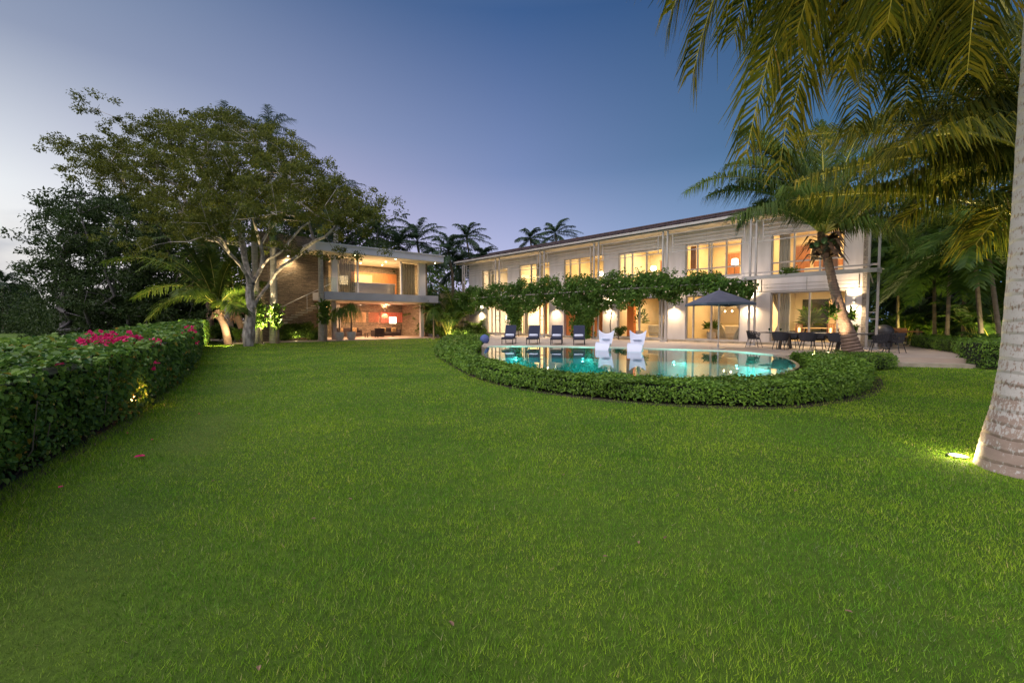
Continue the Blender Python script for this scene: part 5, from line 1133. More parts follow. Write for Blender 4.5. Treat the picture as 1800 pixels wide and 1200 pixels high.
# leaning coconut palm in front of the villa
c0 = (1447, 412, 17.4)
F_ = [(c0, (1325, 255, 16.5), (1206, 338, 16)), (c0, (1372, 262, 16.8), (1278, 292, 16.5)), (c0, (1405, 270, 17), (1330, 255, 16.5)), (c0, (1425, 290, 17.5), (1385, 215, 17.5)), (c0, (1450, 280, 18), (1440, 215, 18.2)),
      (c0, (1480, 290, 17.8), (1510, 235, 18)), (c0, (1520, 300, 17.2), (1590, 280, 17)), (c0, (1530, 335, 16.8), (1640, 345, 16.5)), (c0, (1510, 370, 17), (1600, 400, 16.8)), (c0, (1370, 335, 16.4), (1285, 385, 15.8)),
      (c0, (1400, 340, 18.6), (1330, 360, 20)), (c0, (1470, 330, 15.5), (1500, 345, 13.6)), (c0, (1420, 320, 15.6), (1390, 330, 13.8)), (c0, (1480, 350, 19.3), (1540, 360, 20.5)), (c0, (1450, 300, 19.3), (1420, 270, 21)), (c0, (1390, 290, 19), (1300, 320, 20.5)), (c0, (1355, 300, 17), (1245, 345, 17)), (c0, (1340, 320, 17.5), (1300, 400, 17.8)), (c0, (1540, 310, 18), (1660, 300, 18)), (c0, (1560, 340, 17.6), (1690, 385, 17.8)), (c0, (1380, 250, 17.2), (1300, 230, 17)), (c0, (1500, 270, 16.4), (1560, 260, 15.8)), (c0, (1540, 360, 16.4), (1590, 430, 16))]
cp_, oc, rng = palm_explicit('coconut_palm', 'leaning coconut palm with ringed trunk between the pool and the dining table', 'coconut palms near the camera',
    [at(1501, 627, 16.75), at(1492, 592, 16.85), at(1479, 550, 17), at(1466, 505, 17.15), at(1457, 465, 17.3), at(1450, 430, 17.4)], [.36, .26, .19, .155, .14, .155], at(*c0), F_, 90, mat='l_palm', tring=.11, seg=64, nl=150, ll=1.2, w=.036, droop=2.0, rw=.045)
def crown_husk(t, o, C, rng, s=1.0, n=26, mat='husk'):
    mb = MB(); C = np.array(C) - o
    for k in range(n):    # dead boots and hanging bracts round the top of the trunk
        a = rng.random() * 6.28; d = np.array([math.cos(a), math.sin(a), 0]); z = -.75 * s * rng.random(); l = s * (.35 + .45 * rng.random()); w = .09 * s
        p = C + d * .14 * s + [0, 0, z]; q = p + d * l * .55 + [0, 0, .25 * l]; e = q + d * l * .35 + [0, 0, -.55 * l]; tg = np.array([-d[1], d[0], 0])
        mb.add([p - tg * w, p + tg * w, q + tg * w * .9, q - tg * w * .9, e + tg * .01, e - tg * .01], [(0, 1, 2, 3), (3, 2, 4, 5)])
    mb.ball(C + [0, 0, -.25 * s], .24 * s, 10, (1, 1, 1.5)); mb.build('husk', M[mat], t, smooth=False)
    for k in range(6):
        a = rng.random() * 6.28; MB().ball(C + np.array([math.cos(a) * .34 * s, math.sin(a) * .34 * s, -.1 - .25 * rng.random()]), .10 * s, 8, (1, 1, 1.2)).build('coconut', M['crownshaft'], t)
crown_husk(cp_, oc, at(1449, 418, 17.4), rng, 1.1, 70)
# foreground palm: only its flared trunk and the hanging frond tips are in view
tx, ty = 5.58, 4.75; cz = (1798, -560, 4.9)
F_ = [(cz, (1310, -330, 5.6), (1218, 130, 6.0)), (cz, (1330, -380, 5.2), (1180, 20, 5.6)), (cz, (1450, -330, 7), (1370, 300, 9)), (cz, (1590, -330, 7), (1500, 230, 9.5)), (cz, (1430, -330, 6.2), (1312, 268, 7.2)), (cz, (1500, -340, 6.4), (1392, 205, 7.6)), (cz, (1590, -330, 6.2), (1485, 120, 7.4)), (cz, (1660, -330, 6.5), (1590, 190, 8)),
      (cz, (1740, -330, 6), (1700, 130, 7.0)), (cz, (1380, -420, 5.5), (1130, -70, 6)), (cz, (1500, -330, 5.8), (1400, 60, 6.6)), (cz, (1900, -420, 5), (2150, 40, 5.6)), (cz, (1850, -480, 3.8), (1900, -200, 3)), (cz, (1480, -330, 6.6), (1345, 120, 8)), (cz, (1700, -330, 6.6), (1650, 90, 7.6)), (cz, (1400, -330, 6.4), (1290, 60, 7.4)), (cz, (1620, -340, 5.6), (1560, 40, 6.4))]
palm_explicit('coconut_palm', 'huge white blotched palm trunk at the right edge, nearest the camera', 'coconut palms near the camera',
    [(tx, ty, -.05), (tx, ty, .12), (tx, ty, .41), (tx, ty, .67), (tx, ty, .93), (tx + .01, ty, 1.3), (tx + .0, ty, 2.7), (tx + .03, ty + .03, 5), (tx + .1, ty + .1, 8.5)], [.50, .475, .43, .38, .352, .333, .295, .27, .2], None, F_, 91, mat='l_palm2', tmat='lichen', nl=145, ll=1.15, w=.030, droop=1.2, rw=.03, tring=.012, seg=70, sides=32)
# palm behind it: yellow lit fronds sweeping in from the right
B0 = (1850, 300, 9)
F_ = [(B0, (1655, 85, 8.6), (1425, 125, 8)), (B0, (1650, 235, 9), (1400, 320, 8.5)), ((1845, 400, 9), (1650, 310, 9.2), (1400, 352, 9)), (B0, (1700, 290, 9.4), (1590, 385, 9.4)), (B0, (1740, 30, 9), (1560, -30, 8.8)), (B0, (1680, 130, 9.6), (1500, 235, 10)),
      (B0, (1700, 60, 8.2), (1500, 40, 7.5)), (B0, (1720, 190, 8), (1580, 260, 7)), (B0, (1800, 20, 9.5), (1700, -90, 10)), (B0, (1760, 120, 10.5), (1620, 150, 12.5)), (B0, (1790, 330, 8.8), (1715, 430, 8.8)), (B0, (1640, 160, 9.8), (1455, 250, 10)), (B0, (1600, 210, 11), (1400, 240, 12)), (B0, (1720, 60, 10), (1600, 60, 11)), (B0, (1780, 60, 8), (1700, 60, 7)), (B0, (1740, 150, 9), (1640, 220, 8)), (B0, (1700, 240, 9), (1540, 345, 9)), (B0, (1950, 60, 9), (2150, 120, 9)), (B0, (1960, 300, 9), (2200, 420, 9)), (B0, (1700, 200, 10.5), (1520, 300, 12)), (B0, (1730, 250, 10), (1640, 330, 11.5))]
b_, ob, rng = palm_explicit('coconut_palm', 'short coconut palm hidden behind the foreground trunk, its long fronds sweeping left', 'coconut palms near the camera',
    [np.array([10.9, 9.2, 0]), np.array([10.85, 9.15, 1.5]), np.array([10.75, 9.05, 3]), at(1850, 320, 9)], [.34, .24, .20, .19], None, F_, 92, mat='l_palm2', nl=155, ll=1.15, w=.028, droop=1.5, rw=.05)
crown_husk(b_, ob, at(1850, 320, 9), rng, 1, 30)
# small lit coconut palms behind the hedge
s0 = (382, 541, 30)
F_ = [(s0, (300, 425, 29.5), (184, 462, 29)), (s0, (320, 490, 29), (262, 560, 28.5)), (s0, (330, 470, 30), (235, 525, 30)), (s0, (335, 450, 31), (250, 440, 31)), (s0, (350, 460, 30), (318, 425, 30)), (s0, (375, 470, 31), (365, 440, 31)), (s0, (390, 470, 30), (412, 455, 30)), (s0, (405, 500, 30), (440, 510, 30)), (s0, (350, 500, 28), (320, 515, 26)), (s0, (400, 520, 28.5), (425, 548, 27.5))]
t_, o_, rng = palm_explicit('coconut_palm', 'short lit coconut palm behind the end of the flowering hedge, its fronds reaching left', 'short lit coconut palms', [at(402, 606, 30), at(395, 575, 30), at(386, 555, 30), at(383, 545, 30)], [.26, .22, .20, .19], None, F_, 93, mat='l_palm', nl=85, ll=1.25, w=.10, rw=.03)
crown_husk(t_, o_, at(383, 548, 30), rng, .8, 20)
s1 = (413, 545, 33)
F_ = [(s1, (360, 450, 33), (300, 470, 33)), (s1, (385, 440, 33), (340, 415, 33)), (s1, (405, 440, 33.5), (395, 400, 34)), (s1, (430, 450, 33), (455, 430, 33)), (s1, (440, 490, 33), (480, 500, 33)), (s1, (390, 480, 32), (350, 500, 31)), (s1, (430, 500, 31.5), (450, 540, 30.5)), (s1, (380, 430, 35), (320, 400, 36))]
t_, o_, rng = palm_explicit('coconut_palm', 'short lit coconut palm directly left of the big tree trunk', 'short lit coconut palms', [at(432, 603, 33), at(425, 575, 33), at(417, 558, 33), at(413, 549, 33)], [.3, .24, .22, .2], None, F_, 94, mat='l_palm', nl=75, ll=1.25, w=.10, rw=.03)
crown_husk(t_, o_, at(414, 552, 33), rng, .9, 20)
px_palm('coconut_palm', 'dim palm crown between the dark tree and the big tree', 372, 600, 38, 360, 440, .25, .2, 'dim palms behind the short ones', 95, mat='l_palm', L=4.6, n=15, nl=44, w=.08)
px_palm('coconut_palm', 'dim palm crown behind the forked trunk of the big tree', 520, 600, 44, 512, 452, .25, .2, 'dim palms behind the short ones', 96, mat='l_palm', L=4.0, n=14, nl=40, w=.08)
# grove of thin trunked palms on the right
GG = 'thin trunked palms of the right hand grove'
for i, (bx, cx, cy, Y, lb, L) in enumerate(((1578, 1578, 455, 27, 'thin dark palm nearest the villa corner', 2.6), (1643, 1642, 462, 25, 'thin dark palm second from the villa corner', 2.6), (1664, 1672, 440, 22.5, 'pale thin palm trunk third from the villa corner', 2.8),
        (1693, 1697, 480, 24, 'thin reddish palm trunk in the middle of the grove', 2.2), (1728, 1712, 432, 19.5, 'pale thin palm leaning left, fourth along the grove', 2.9), (1762, 1732, 405, 18.8, 'thin palm leaning strongly left beside the foreground trunk', 2.7), (1612, 1616, 500, 30, 'small palm far back among the lit ferns', 2.2))):
    px_palm('grove_palm', lb, bx, 600, Y, cx, cy, .085, .07, GG, 100 + i, mat='l_areca', tmat='thin', L=L * 1.1, n=15, nl=40, ll=.9, w=.085, droop=.5, emax=75, emin=-25, arch=.85)
AR = 'clumping palms round the buildings'
def areca(px, Y, h, lb, seed, n=16, mat='l_areca', z=0, L=None):
    rng = np.random.default_rng(seed); base = np.array([(px - 900) / 800 * Y, Y, z]); t = thing('areca_palm', lb, 'palm shrub', base, 0, AR); mb = MB(); sm = MB()
    for k in range(n):
        a = rng.random() * 6.28; d = np.array([math.cos(a), math.sin(a), 0]); l = h * (.6 + .5 * rng.random()); r = .25 * rng.random(); out = .25 + .45 * rng.random()
        p0 = d * r; frond(mb, p0 + [0, 0, .05], p0 + d * l * out * .35 + [0, 0, l * .85], p0 + d * l * out + [0, 0, l * (.62 + .2 * rng.random())], rng, 34, .5 + h * .05, .055, .5, start=.3, rw=.022, stem=sm)
    mb.build('fronds', M[mat], t, smooth=False); sm.build('canes', M['rachis'], t); return t
areca(806, 43, 6.3, 'tall green lit clumping palm at the left corner of the villa', 111, 22); areca(790, 40.5, 3.4, 'low lit clumping palm in front of the stone garden wall', 112, 18); areca(776, 42, 4.8, 'lit clumping palm right beside the pavilion column', 113, 18)
areca(835, 42.5, 2.0, 'small lit fern palm at the foot of the villa left end', 114, 14)
areca(1648, 27, 2.2, 'yellow lit fern palm glowing in the right hand grove', 115, 20); areca(1592, 29, 2.6, 'lit clumping palm behind the covered grill', 116, 16); areca(1742, 18.2, 1.3, 'small bright fern palm behind the tall hedge block', 117, 12); areca(1722, 23, 3.2, 'dim clumping palm in the middle of the right hand grove', 118, 16); areca(1755, 20, 2.6, 'dim clumping palm at the right end of the grove', 119, 16)
areca(735, 46, 3.0, 'dim clumping palm inside the right side of the open lounge garden', 120, 14)
# royal-like white post palm left of villa
# weeping pony tail plants
def ponytail(loc, h, rad, lb, seed, pot=True):
    rng = np.random.default_rng(seed); t = thing('ponytail_plant', lb, 'plant', loc, 0, 'ponytail plants by the pavilion'); z0 = 0
    if pot: MB().lathe([(.22, 0), (.32, .1), (.36, .5), (.33, .62), (.30, .55)], n=18).build('pot', M['pot'], t); z0 = .55
    MB().tube([(0, 0, z0), (.03, 0, z0 + .12), (0, .02, h)], [.13, .07, .04], 8).build('trunk', M['thin'], t)
    mb = MB(); n = 260; d = rdir(rng, n); d[:, 2] = np.abs(d[:, 2]) * .8; d = nrm(d); a = np.array([0, .02, h]) + d * .05; b = a + d * rad * .75; c = b + d * [.35, .35, 0] * rad + np.array([0, 0, -1.]) * rad * (.6 + .9 * rng.random(n))[:, None]
    s = nrm(np.cross(d, [0, 0, 1.]) + 1e-5) * .013; V = np.stack([a - s, a + s, b + s, b - s, c + s * .3, c - s * .3], 1).reshape(-1, 3); k = np.arange(n)[:, None] * 6
    mb.add(V, np.concatenate([k + np.array([0, 1, 2, 3]), k + np.array([3, 2, 4, 5])])); mb.build('leaves', M['l_bush'], t, smooth=False)
ponytail(PW(.1, -1.0, .07), 2.0, .75, 'drooping ponytail plant in a pot before the left pavilion column', 121); ponytail(PW(1.1, -.9, .07), 2.3, .85, 'drooping ponytail plant in a pot inside the left of the lounge', 122); ponytail(at(762, 596, 38.5) * [1, 1, 0], 2.1, .62, 'round ponytail plant right of the pavilion column', 123, False)
# plants wrapped round the royal palm feet
for i, (px, Y, z, lb) in enumerate(((458, 31.1, 1.2, 'leafy climber lit on the first royal palm trunk'), (487, 31.3, 1.2, 'leafy climber brightly lit on the second royal palm trunk'), (572, 34.1, 1.5, 'leafy climber on the palm trunk at the pavilion corner'))):
    rng = np.random.default_rng(130 + i); t = thing('climber_plant', lb, 'climbing plant', np.array([(px - 900) / 800 * Y, Y, 0]), 0, 'climbers on the royal palms'); mb = MB(); n = 240
    P = np.stack([rng.normal(size=n) * .22, rng.normal(size=n) * .12 - .15, z + rng.random(n) * 1.45], 1); leaves(mb, P, nrm(rdir(rng, n) + [.2, -.5, -.1]), nrm(rdir(rng, n) + [0, -.6, .6]), .34 * (.6 + .7 * rng.random(n)), .15); mb.build('leaves', M['l_bush'], t)
    MB().tube([(0, .0, 0), (.06, -.05, z * .6), (0, -.05, z + 1.3)], [.13, .11, .05], 6).build('stem', M['twig'], t)
ep = thing('orchid_plant', 'bright green epiphyte growing on the leaning coconut palm trunk', 'plant', at(1462, 545, 16.75))
rng = np.random.default_rng(139); mb = MB(); n = 70; P = rng.normal(size=(n, 3)) * [.1, .06, .12]; leaves(mb, P, nrm(rdir(rng, n) + [-.3, -.2, .2]), rdir(rng, n), .24, .07); mb.build('leaves', M['l_areca'], ep)
MB().tube([(.1, .12, -.05), (0, 0, 0)], .03, 5).build('stem', M['twig'], ep)
ep = thing('orchid_plant', 'dark epiphyte on the right side of the leaning coconut palm trunk', 'plant', at(1494, 553, 16.9)); mb = MB(); n = 40; P = rng.normal(size=(n, 3)) * [.06, .06, .1]; leaves(mb, P, nrm(rdir(rng, n) + [.5, -.2, .1]), rdir(rng, n), .26, .07); mb.build('leaves', M['l_bush'], ep)
MB().tube([(-.12, .1, -.05), (0, 0, 0)], .03, 5).build('stem', M['twig'], ep)
# shrubs at the foot of the stair and pavilion
SG = 'shrubs before the pavilion stair'
for i, (px, Y, h, r, m, lb) in enumerate(((402, 34, 1.1, .8, 'l_bush', 'dark low shrub at the end of the flowering hedge'), (420, 33, 1.0, .7, 'l_bush', 'low shrub just left of the big tree trunk'), (500, 34.5, 1.0, .75, 'l_bush', 'shrub right of the second royal palm'), (516, 35, 1.3, .7, 'l_bush', 'shrub under the lowest floating stair treads'),
        (535, 36, 1.6, .9, 'l_areca', 'rounded bright shrub under the stair'), (556, 35.5, .8, .5, 'l_bush', 'small shrub left of the pavilion corner palm'), (388, 37, 1.4, 1.0, 'l_bush', 'taller dark shrub behind the hedge end'))):
    bush('shrub', lb, 'shrub', np.array([(px - 900) / 800 * Y, Y, 0]), r, h, m, 140 + i, SG, L=.16, n=24, per=60)
VG = 'low plants at the left end of the villa'
for i, (px, Y, h, r, lb) in enumerate(((752, 43, 1.3, .9, 'dark shrub between the lounge column and the ponytail plant'), (778, 41.5, 1.0, .9, 'low shrub bed left of the garden wall'), (800, 41, .9, .9, 'low shrub bed before the garden wall'), (822, 41.5, .9, .8, 'low shrub bed at the villa left corner'), (845, 42, .8, .6, 'low shrub bed under the far left villa window'))):
    bush('shrub', lb, 'shrub', np.array([(px - 900) / 800 * Y, Y, .05]), r, h, 'l_bush', 150 + i, VG, L=.15, n=20, per=60)
bush('potted_shrub', 'round yellow green shrub in front of the lounge glass by the pool chairs', 'shrub', HW(12.9, .9, .3), .4, .9, 'l_areca', 160, None, .09, 18, 60)
bush('shrub', 'small green shrub at the foot of the rightmost villa pier', 'shrub', HW(.15, .8, .3), .22, 1.3, 'l_areca', 161, None, .11, 14, 30)
bush('canopy_plant', 'small trailing plant on top of the steel canopy', 'plant', HW(2.6, 1.6, 3.80), .5, .3, 'l_bush', 162, None, .1, 14, 30)

# ------------------------------------------------------------------ terrace furniture
TC = np.array([13.3, 20.1, .30])
dtb = thing('outdoor_table', 'long dark outdoor dining table laid with glasses and lanterns', 'table', TC, HROT)
box('tabletop', M['darkmetal'], dtb, -2.05, 2.05, -.5, .5, .715, .755, bevel=.008)
for x in (-1.1, 1.1):
    MB().obox((x - .02, -.35, .71), (x - .1, -.42, 0), .22, .05).obox((x + .02, .35, .71), (x + .1, .42, 0), .22, .05).build('trestle', M['darkmetal'], dtb)
def tub_chair(label, loc, rz):
    t = thing('dining_chair', label, 'chair', loc, rz, 'charcoal chairs of the outdoor dining table')   # faces local -y
    sm = MB(); sm.lathe([(.0, .40), (.24, .40), (.27, .43), (.27, .48), (.24, .50), (0, .50)], n=24); sm.build('seat', M['charfabric'], t)
    V = []; F = []; n = 25; rows = [(0.27, .42), (.305, .55), (.325, .68), (.33, .80)]
    for off in (0, -.035):
        for (r, z) in rows:
            for i in range(n):
                a = R(-35) + R(250) * i / (n - 1); e = abs(i / (n - 1) - .5) * 2; zz = z if z < .5 else z - (z - .46) * .5 * e ** 2.5
                V.append(((r + off) * math.cos(a) * 1.06, (r + off) * math.sin(a), zz))
    m = len(rows)
    for i in range(n - 1):
        for j in range(m - 1): q = j * n + i; F += [(q, q + 1, q + n + 1, q + n), (q + m * n, q + n + m * n, q + n + 1 + m * n, q + 1 + m * n)]
        q = (m - 1) * n + i; F.append((q, q + 1, q + 1 + m * n, q + m * n)); F.append((i, i + m * n, i + 1 + m * n, i + 1))
    for q0 in (0, n - 1):
        for j in range(m - 1): q = j * n + q0; F.append((q, q + n, q + n + m * n, q + m * n))
    MB().add(V, F).build('backrest', M['charfabric'], t, smooth=True)
    for x, y in ((-1, -1), (1, -1), (-1, 1), (1, 1)): MB().tube([(x * .18, y * .18, .41), (x * .25, y * .26, 0)], [.022, .014], 8).build('leg', M['darkmetal'], t)
    return t
def woven_chair(label, loc, rz):
    t = thing('woven_chair', label, 'chair', loc, rz, 'woven rope chairs of the outdoor dining table')
    MB().lathe([(.0, .40), (.24, .40), (.26, .43), (.24, .47), (0, .47)], n=20).build('seat', M['charfabric'], t)
    fm = MB(); n = 21; A = [R(-35) + R(250) * i / (n - 1) for i in range(n)]
    top = [(.34 * math.cos(a), .33 * math.sin(a), .80 - .16 * (abs(i / (n - 1) - .5) * 2) ** 2.5) for i, a in enumerate(A)]; bot = [(.27 * math.cos(a), .26 * math.sin(a), .46) for a in A]
    fm.tube(top, .016, 6); fm.tube(bot, .014, 6); fm.build('frame', M['darkmetal'], t)
    wv = MB()
    for i in range(0, n - 1):
        b = np.array(bot[i]); c = np.array(top[i + 1]); e = np.array(bot[min(i + 1, n - 1)]); f = np.array(top[i])
        wv.obox(b, c, .034, .010); wv.obox(e * [1.01, 1.01, 1], f * [1.02, 1.02, 1], .034, .010)
    wv.build('rope_weave', M['charfabric'], t)
    for x, y in ((-1, -1), (1, -1), (-1, 1), (1, 1)): MB().tube([(x * .19, y * .19, .42), (x * .27, y * .29, 0)], [.018, .013], 8).build('leg', M['darkmetal'], t)
    MB().tube([(-.24, .25, .2), (-.24, -.25, .2)], .01, 5).build('stretcher', M['darkmetal'], t); return t
# backs of the near row face the camera (+local y of the house frame)
ch0 = tub_chair('charcoal tub chair at the left of the near row, back to the pool', TC + HU * 1.06 + HN * .72, HROT)
for k, lb in ((0, 'charcoal tub chair in the middle of the near row, back to the pool'), (-1.06, 'charcoal tub chair at the right of the near row, half behind the palm trunk')):
    c = copy_tree(ch0); c.location = tuple(TC + HU * k + HN * .72); c['label'] = lb
for k, lb in ((1.06, 'charcoal tub chair left on the far side of the table, facing the pool'), (0, 'charcoal tub chair middle on the far side of the table, facing the pool'), (-1.06, 'charcoal tub chair right on the far side of the table, facing the pool')):
    c = copy_tree(ch0); c.location = tuple(TC + HU * k - HN * .78); c.rotation_euler = (0, 0, HROT + math.pi); c['label'] = lb
wc = woven_chair('woven rope armchair at the left head of the dining table', TC + HU * 2.45, HROT - R(90))
c = copy_tree(wc); c.location = tuple(TC - HU * 2.35 + HN * .25); c.rotation_euler = (0, 0, HROT + R(90)); c['label'] = 'woven rope armchair at the right head of the dining table'
c = copy_tree(wc); c.location = tuple(TC - HU * 2.75 - HN * .3); c.rotation_euler = (0, 0, HROT + R(75)); c['label'] = 'second woven rope armchair behind the right head of the dining table'
# table setting
tz = .30 + .7555
def goblet(s, w, lb):
    o = MB().lathe([(.032, 0), (.032, .004), (.006, .01), (.006, .07), (.03, .09), (.042, .13), (.038, .18), (.034, .18), (.037, .13), (.004, .094)], n=14).build('wine_glass', gobm); o.location = tuple(TC * [1, 1, 0] + HU * s + HN * w + [0, 0, tz]); return tag(o, lb, 'glass', 'glasses on the outdoor table')
gobm = glassmat('goblet', (.35, .55, .5), 1.2)
for s, w, lb in ((1.75, .1, 'green wine glass at the left end of the table'), (1.2, .3, 'green wine glass left of the left lantern, near side'), (.75, -.3, 'green wine glass just left of the left lantern, far side'), (.2, .3, 'green wine glass between the lanterns, near side'), (-.25, -.3, 'green wine glass between the lanterns, far side'), (-1.0, .3, 'green wine glass right of the right lantern'), (-1.5, .1, 'green wine glass near the right end of the table')): goblet(s, w, lb)
def lantern(s, lb):
    t = thing('candle_lantern', lb, 'lantern', TC * [1, 1, 0] + HU * s + [0, 0, tz], HROT, 'candle lanterns on the outdoor table')
    MB().lathe([(.14, 0), (.14, .02), (.0, .02)], n=24).build('base', M['wood'], t); MB().lathe([(.13, .38), (.14, .38), (.14, .40), (.13, .40)], n=24).build('top_ring', M['wood'], t)
    for k in range(12):
        a = k * math.pi / 6; o = box('slat', M['wood'], t, 0, .012, -.011, .011, .02, .38); o.location = (.13 * math.cos(a), .13 * math.sin(a), 0); o.rotation_euler = (0, 0, a)
    MB().lathe([(.055, .02), (.055, .2), (.05, .21), (0, .21)], n=16).build('candle', M['candle'], t)
    light('POINT', (0, 0, .27), 3.5, (1, .6, .25), .04, parent=t)
lantern(.55, 'glowing slatted candle lantern, left one on the outdoor table'); lantern(-.65, 'glowing slatted candle lantern, right one on the outdoor table')
def plate(s, w, lb):
    o = MB().lathe([(.0, 0), (.09, .002), (.14, .012), (.14, .016), (.09, .008), (0, .006)], n=24).build('plate', M['whitepaint']); o.location = tuple(TC * [1, 1, 0] + HU * s + HN * w + [0, 0, tz]); tag(o, lb, 'plate', 'plates on the outdoor table')
plate(1.8, -.2, 'pale plate at the left end of the table'); plate(-1.7, -.15, 'pale plate at the right end of the table'); plate(1.06, .33, 'pale plate before the left near chair'); plate(0, .33, 'pale plate before the middle near chair'); plate(-1.06, .33, 'pale plate before the right near chair')
# parasol
pl = thing('parasol', 'big grey square parasol open on the pool deck', 'parasol', onz(1262, 613, .3))
MB().lathe([(.0, 0), (.30, 0), (.30, .05), (.05, .07), (.05, .22), (.0, .22)], n=24).build('base', M['metal'], pl)
MB().tube([(0, 0, .2), (0, 0, 2.62)], .022, 10).build('pole', M['metal'], pl)
def canopy():
    V = [(0, 0, 2.68)]; n = 8; r = 1.55
    cor = [(r * math.cos(R(48 + 90 * k)) * 1.0, r * math.sin(R(48 + 90 * k)), 2.06) for k in range(4)]; P = []
    for k in range(4): a = np.array(cor[k]); b = np.array(cor[(k + 1) % 4]); P += [a, (a + b) / 2 + [0, 0, .05]]
    V += [tuple(p) for p in P]; lo = [(p[0] * 1.0, p[1] * 1.0, p[2] - .10) for p in P]; V += lo
    mid = [(p[0] * .45, p[1] * .45, 2.68 + (p[2] - 2.68) * .43) for p in P]; V += mid
    F = []
    for k in range(8): j = (k + 1) % 8; F += [(0, 17 + k, 17 + j), (17 + k, 1 + k, 1 + j, 17 + j), (1 + k, 9 + k, 9 + j, 1 + j)]
    o = MB().add(V, F).build('canopy', M['umbfabric'], pl); o.modifiers.new('thick', 'SOLIDIFY').thickness = .006
    for p in P[::1]: MB().obox((0, 0, 2.62), (p[0] * .97, p[1] * .97, p[2] - .03), .02, .012).build('rib', M['metal'], pl)
canopy(); MB().lathe([(.03, 2.67), (.035, 2.73), (.0, 2.77)], n=10).build('finial', M['metal'], pl)
# sun loungers in a row, feet to the pool
def lounger(loc, rz, label):
    t = thing('sun_lounger', label, 'sun lounger', loc, rz, 'navy loungers in a row on the pool deck')   # foot towards local +y
    box('frame', M['darkmetal'], t, -.32, .32, -.55, 1.05, .27, .31); box('mattress', M['navy'], t, -.31, .31, -.10, 1.04, .312, .38, bevel=.02)
    MB().add([(x, y + dy, z + dz) for x in (-.31, .31) for (y, z, dy, dz) in ((-.12, .34, 0, 0), (-.62, .98, 0, 0), (-.62, .98, .06, .05), (-.12, .34, .06, .05))], [(0, 1, 2, 3), (7, 6, 5, 4), (0, 4, 5, 1), (1, 5, 6, 2), (2, 6, 7, 3), (3, 7, 4, 0)]).build('backrest', M['navy'], t)
    for x in (-.29, .29):
        for y in (-.45, .95): box('leg', M['darkmetal'], t, x - .02, x + .02, y - .02, y + .02, 0, .27)
    return t
def towel(loc, rz, lb):
    o = MB().tube([(-.24, 0, 0), (-.2, 0, 0), (.2, 0, 0), (.24, 0, 0)], [.06, .085, .085, .06], 14).build('rolled_towel', M['towel']); o.location = tuple(loc); o.rotation_euler = (0, 0, rz); tag(o, lb, 'towel', 'rolled towels on the loungers')
where = ('leftmost', 'second from the left', 'third from the left', 'rightmost, before the face poster')
for i, px in enumerate((896, 938, 979, 1018)):
    p = onz(px, 604, .3); p[1] = 25.6 - i * .25; p[0] = (px - 900) / 800 * p[1]; rz = math.atan2(-.55, -.84) - R(90)
    rz = R(172)
    if i == 0: L0 = lounger(p, rz, 'navy sun lounger with a rolled towel, leftmost of the row')
    else: c = copy_tree(L0); c.location = tuple(p); c['label'] = 'navy sun lounger with a rolled towel, %s of the row' % where[i] if i < 3 else 'navy sun lounger with a rolled towel, rightmost, before the face poster'
    towel((p[0] + math.sin(-rz) * -.02, p[1] + .12, .3 + .46), rz, 'pale blue rolled towel on the lounger %s' % where[i])
# white moulded pool chairs standing in the shallow water
def pool_chair(loc, rz, lb):
    t = thing('pool_chair', lb, 'pool chair', loc, rz, 'white moulded chairs in the pool')
    n = 22; m = 13; prof = [(-.46, 1.10), (-.40, .88), (-.34, .66), (-.28, .46), (-.20, .30), (-.08, .22), (.06, .24), (.22, .36), (.36, .44), (.50, .42), (.62, .30), (.72, .12), (.80, -.05)]
    V = []
    for off in (0, 1):
        for j, (y, z) in enumerate(prof):
            for i in range(n):
                f = i / (n - 1) * 2 - 1; ear = max(0, 1 - j / 3.0) * .26 * (abs(f) ** 2.2 - .55); w = .42 + .04 * math.cos(j * .7) + .05 * max(0, 1 - j / 3) * abs(f)
                zz = z + ear + (.05 * abs(f) ** 2 if 3 < j < 7 else 0); V.append((f * w, y + off * .05, zz - off * .07))
    F = []; k = m * n
    for j in range(m - 1):
        for i in range(n - 1): q = j * n + i; F += [(q, q + 1, q + n + 1, q + n), (q + k, q + k + n, q + k + n + 1, q + k + 1)]
        for i in (0, n - 1): q = j * n + i; F.append((q, q + n, q + k + n, q + k))
    for i in range(n - 1):
        for j in (0, m - 1): q = j * n + i; F.append((q, q + 1, q + 1 + k, q + k))
    MB().add(V, F).build('shell', M['whitegloss'], t, smooth=True)
    MB().tube([(-.26, -.20, .62), (-.15, -.20, .64), (.15, -.20, .64), (.26, -.20, .62)], [.04, .07, .07, .04], 12).build('head_cushion', M['whitegloss'], t)
    box('base', M['whitegloss'], t, -.36, .36, -.3, .62, -.45, .05, bevel=.04)
    t.scale = (.72, .72, .72)
pool_chair(at(1063, 611, 20.9) * [1, 1, 0] + [0, 0, .30], R(155), 'white moulded pool chair with eared back, the left one'); pool_chair(at(1119, 611, 20.0) * [1, 1, 0] + [0, 0, .30], R(155), 'white moulded pool chair with eared back, the right one')
pf = thing('blue_pouf', 'blue round bean bag at the left end of the pool deck', 'pouf', onz(852, 603, .3)); MB().lathe([(.0, 0), (.3, .02), (.42, .15), (.44, .32), (.34, .5), (.15, .6), (0, .62)], n=24).build('bag', M['bluefab'], pf); pf.scale = (.62, .62, .8); MB().tube([(-.05, 0, .6), (0, 0, .68), (.05, 0, .6)], .012, 6).build('handle', M['bluefab'], pf)
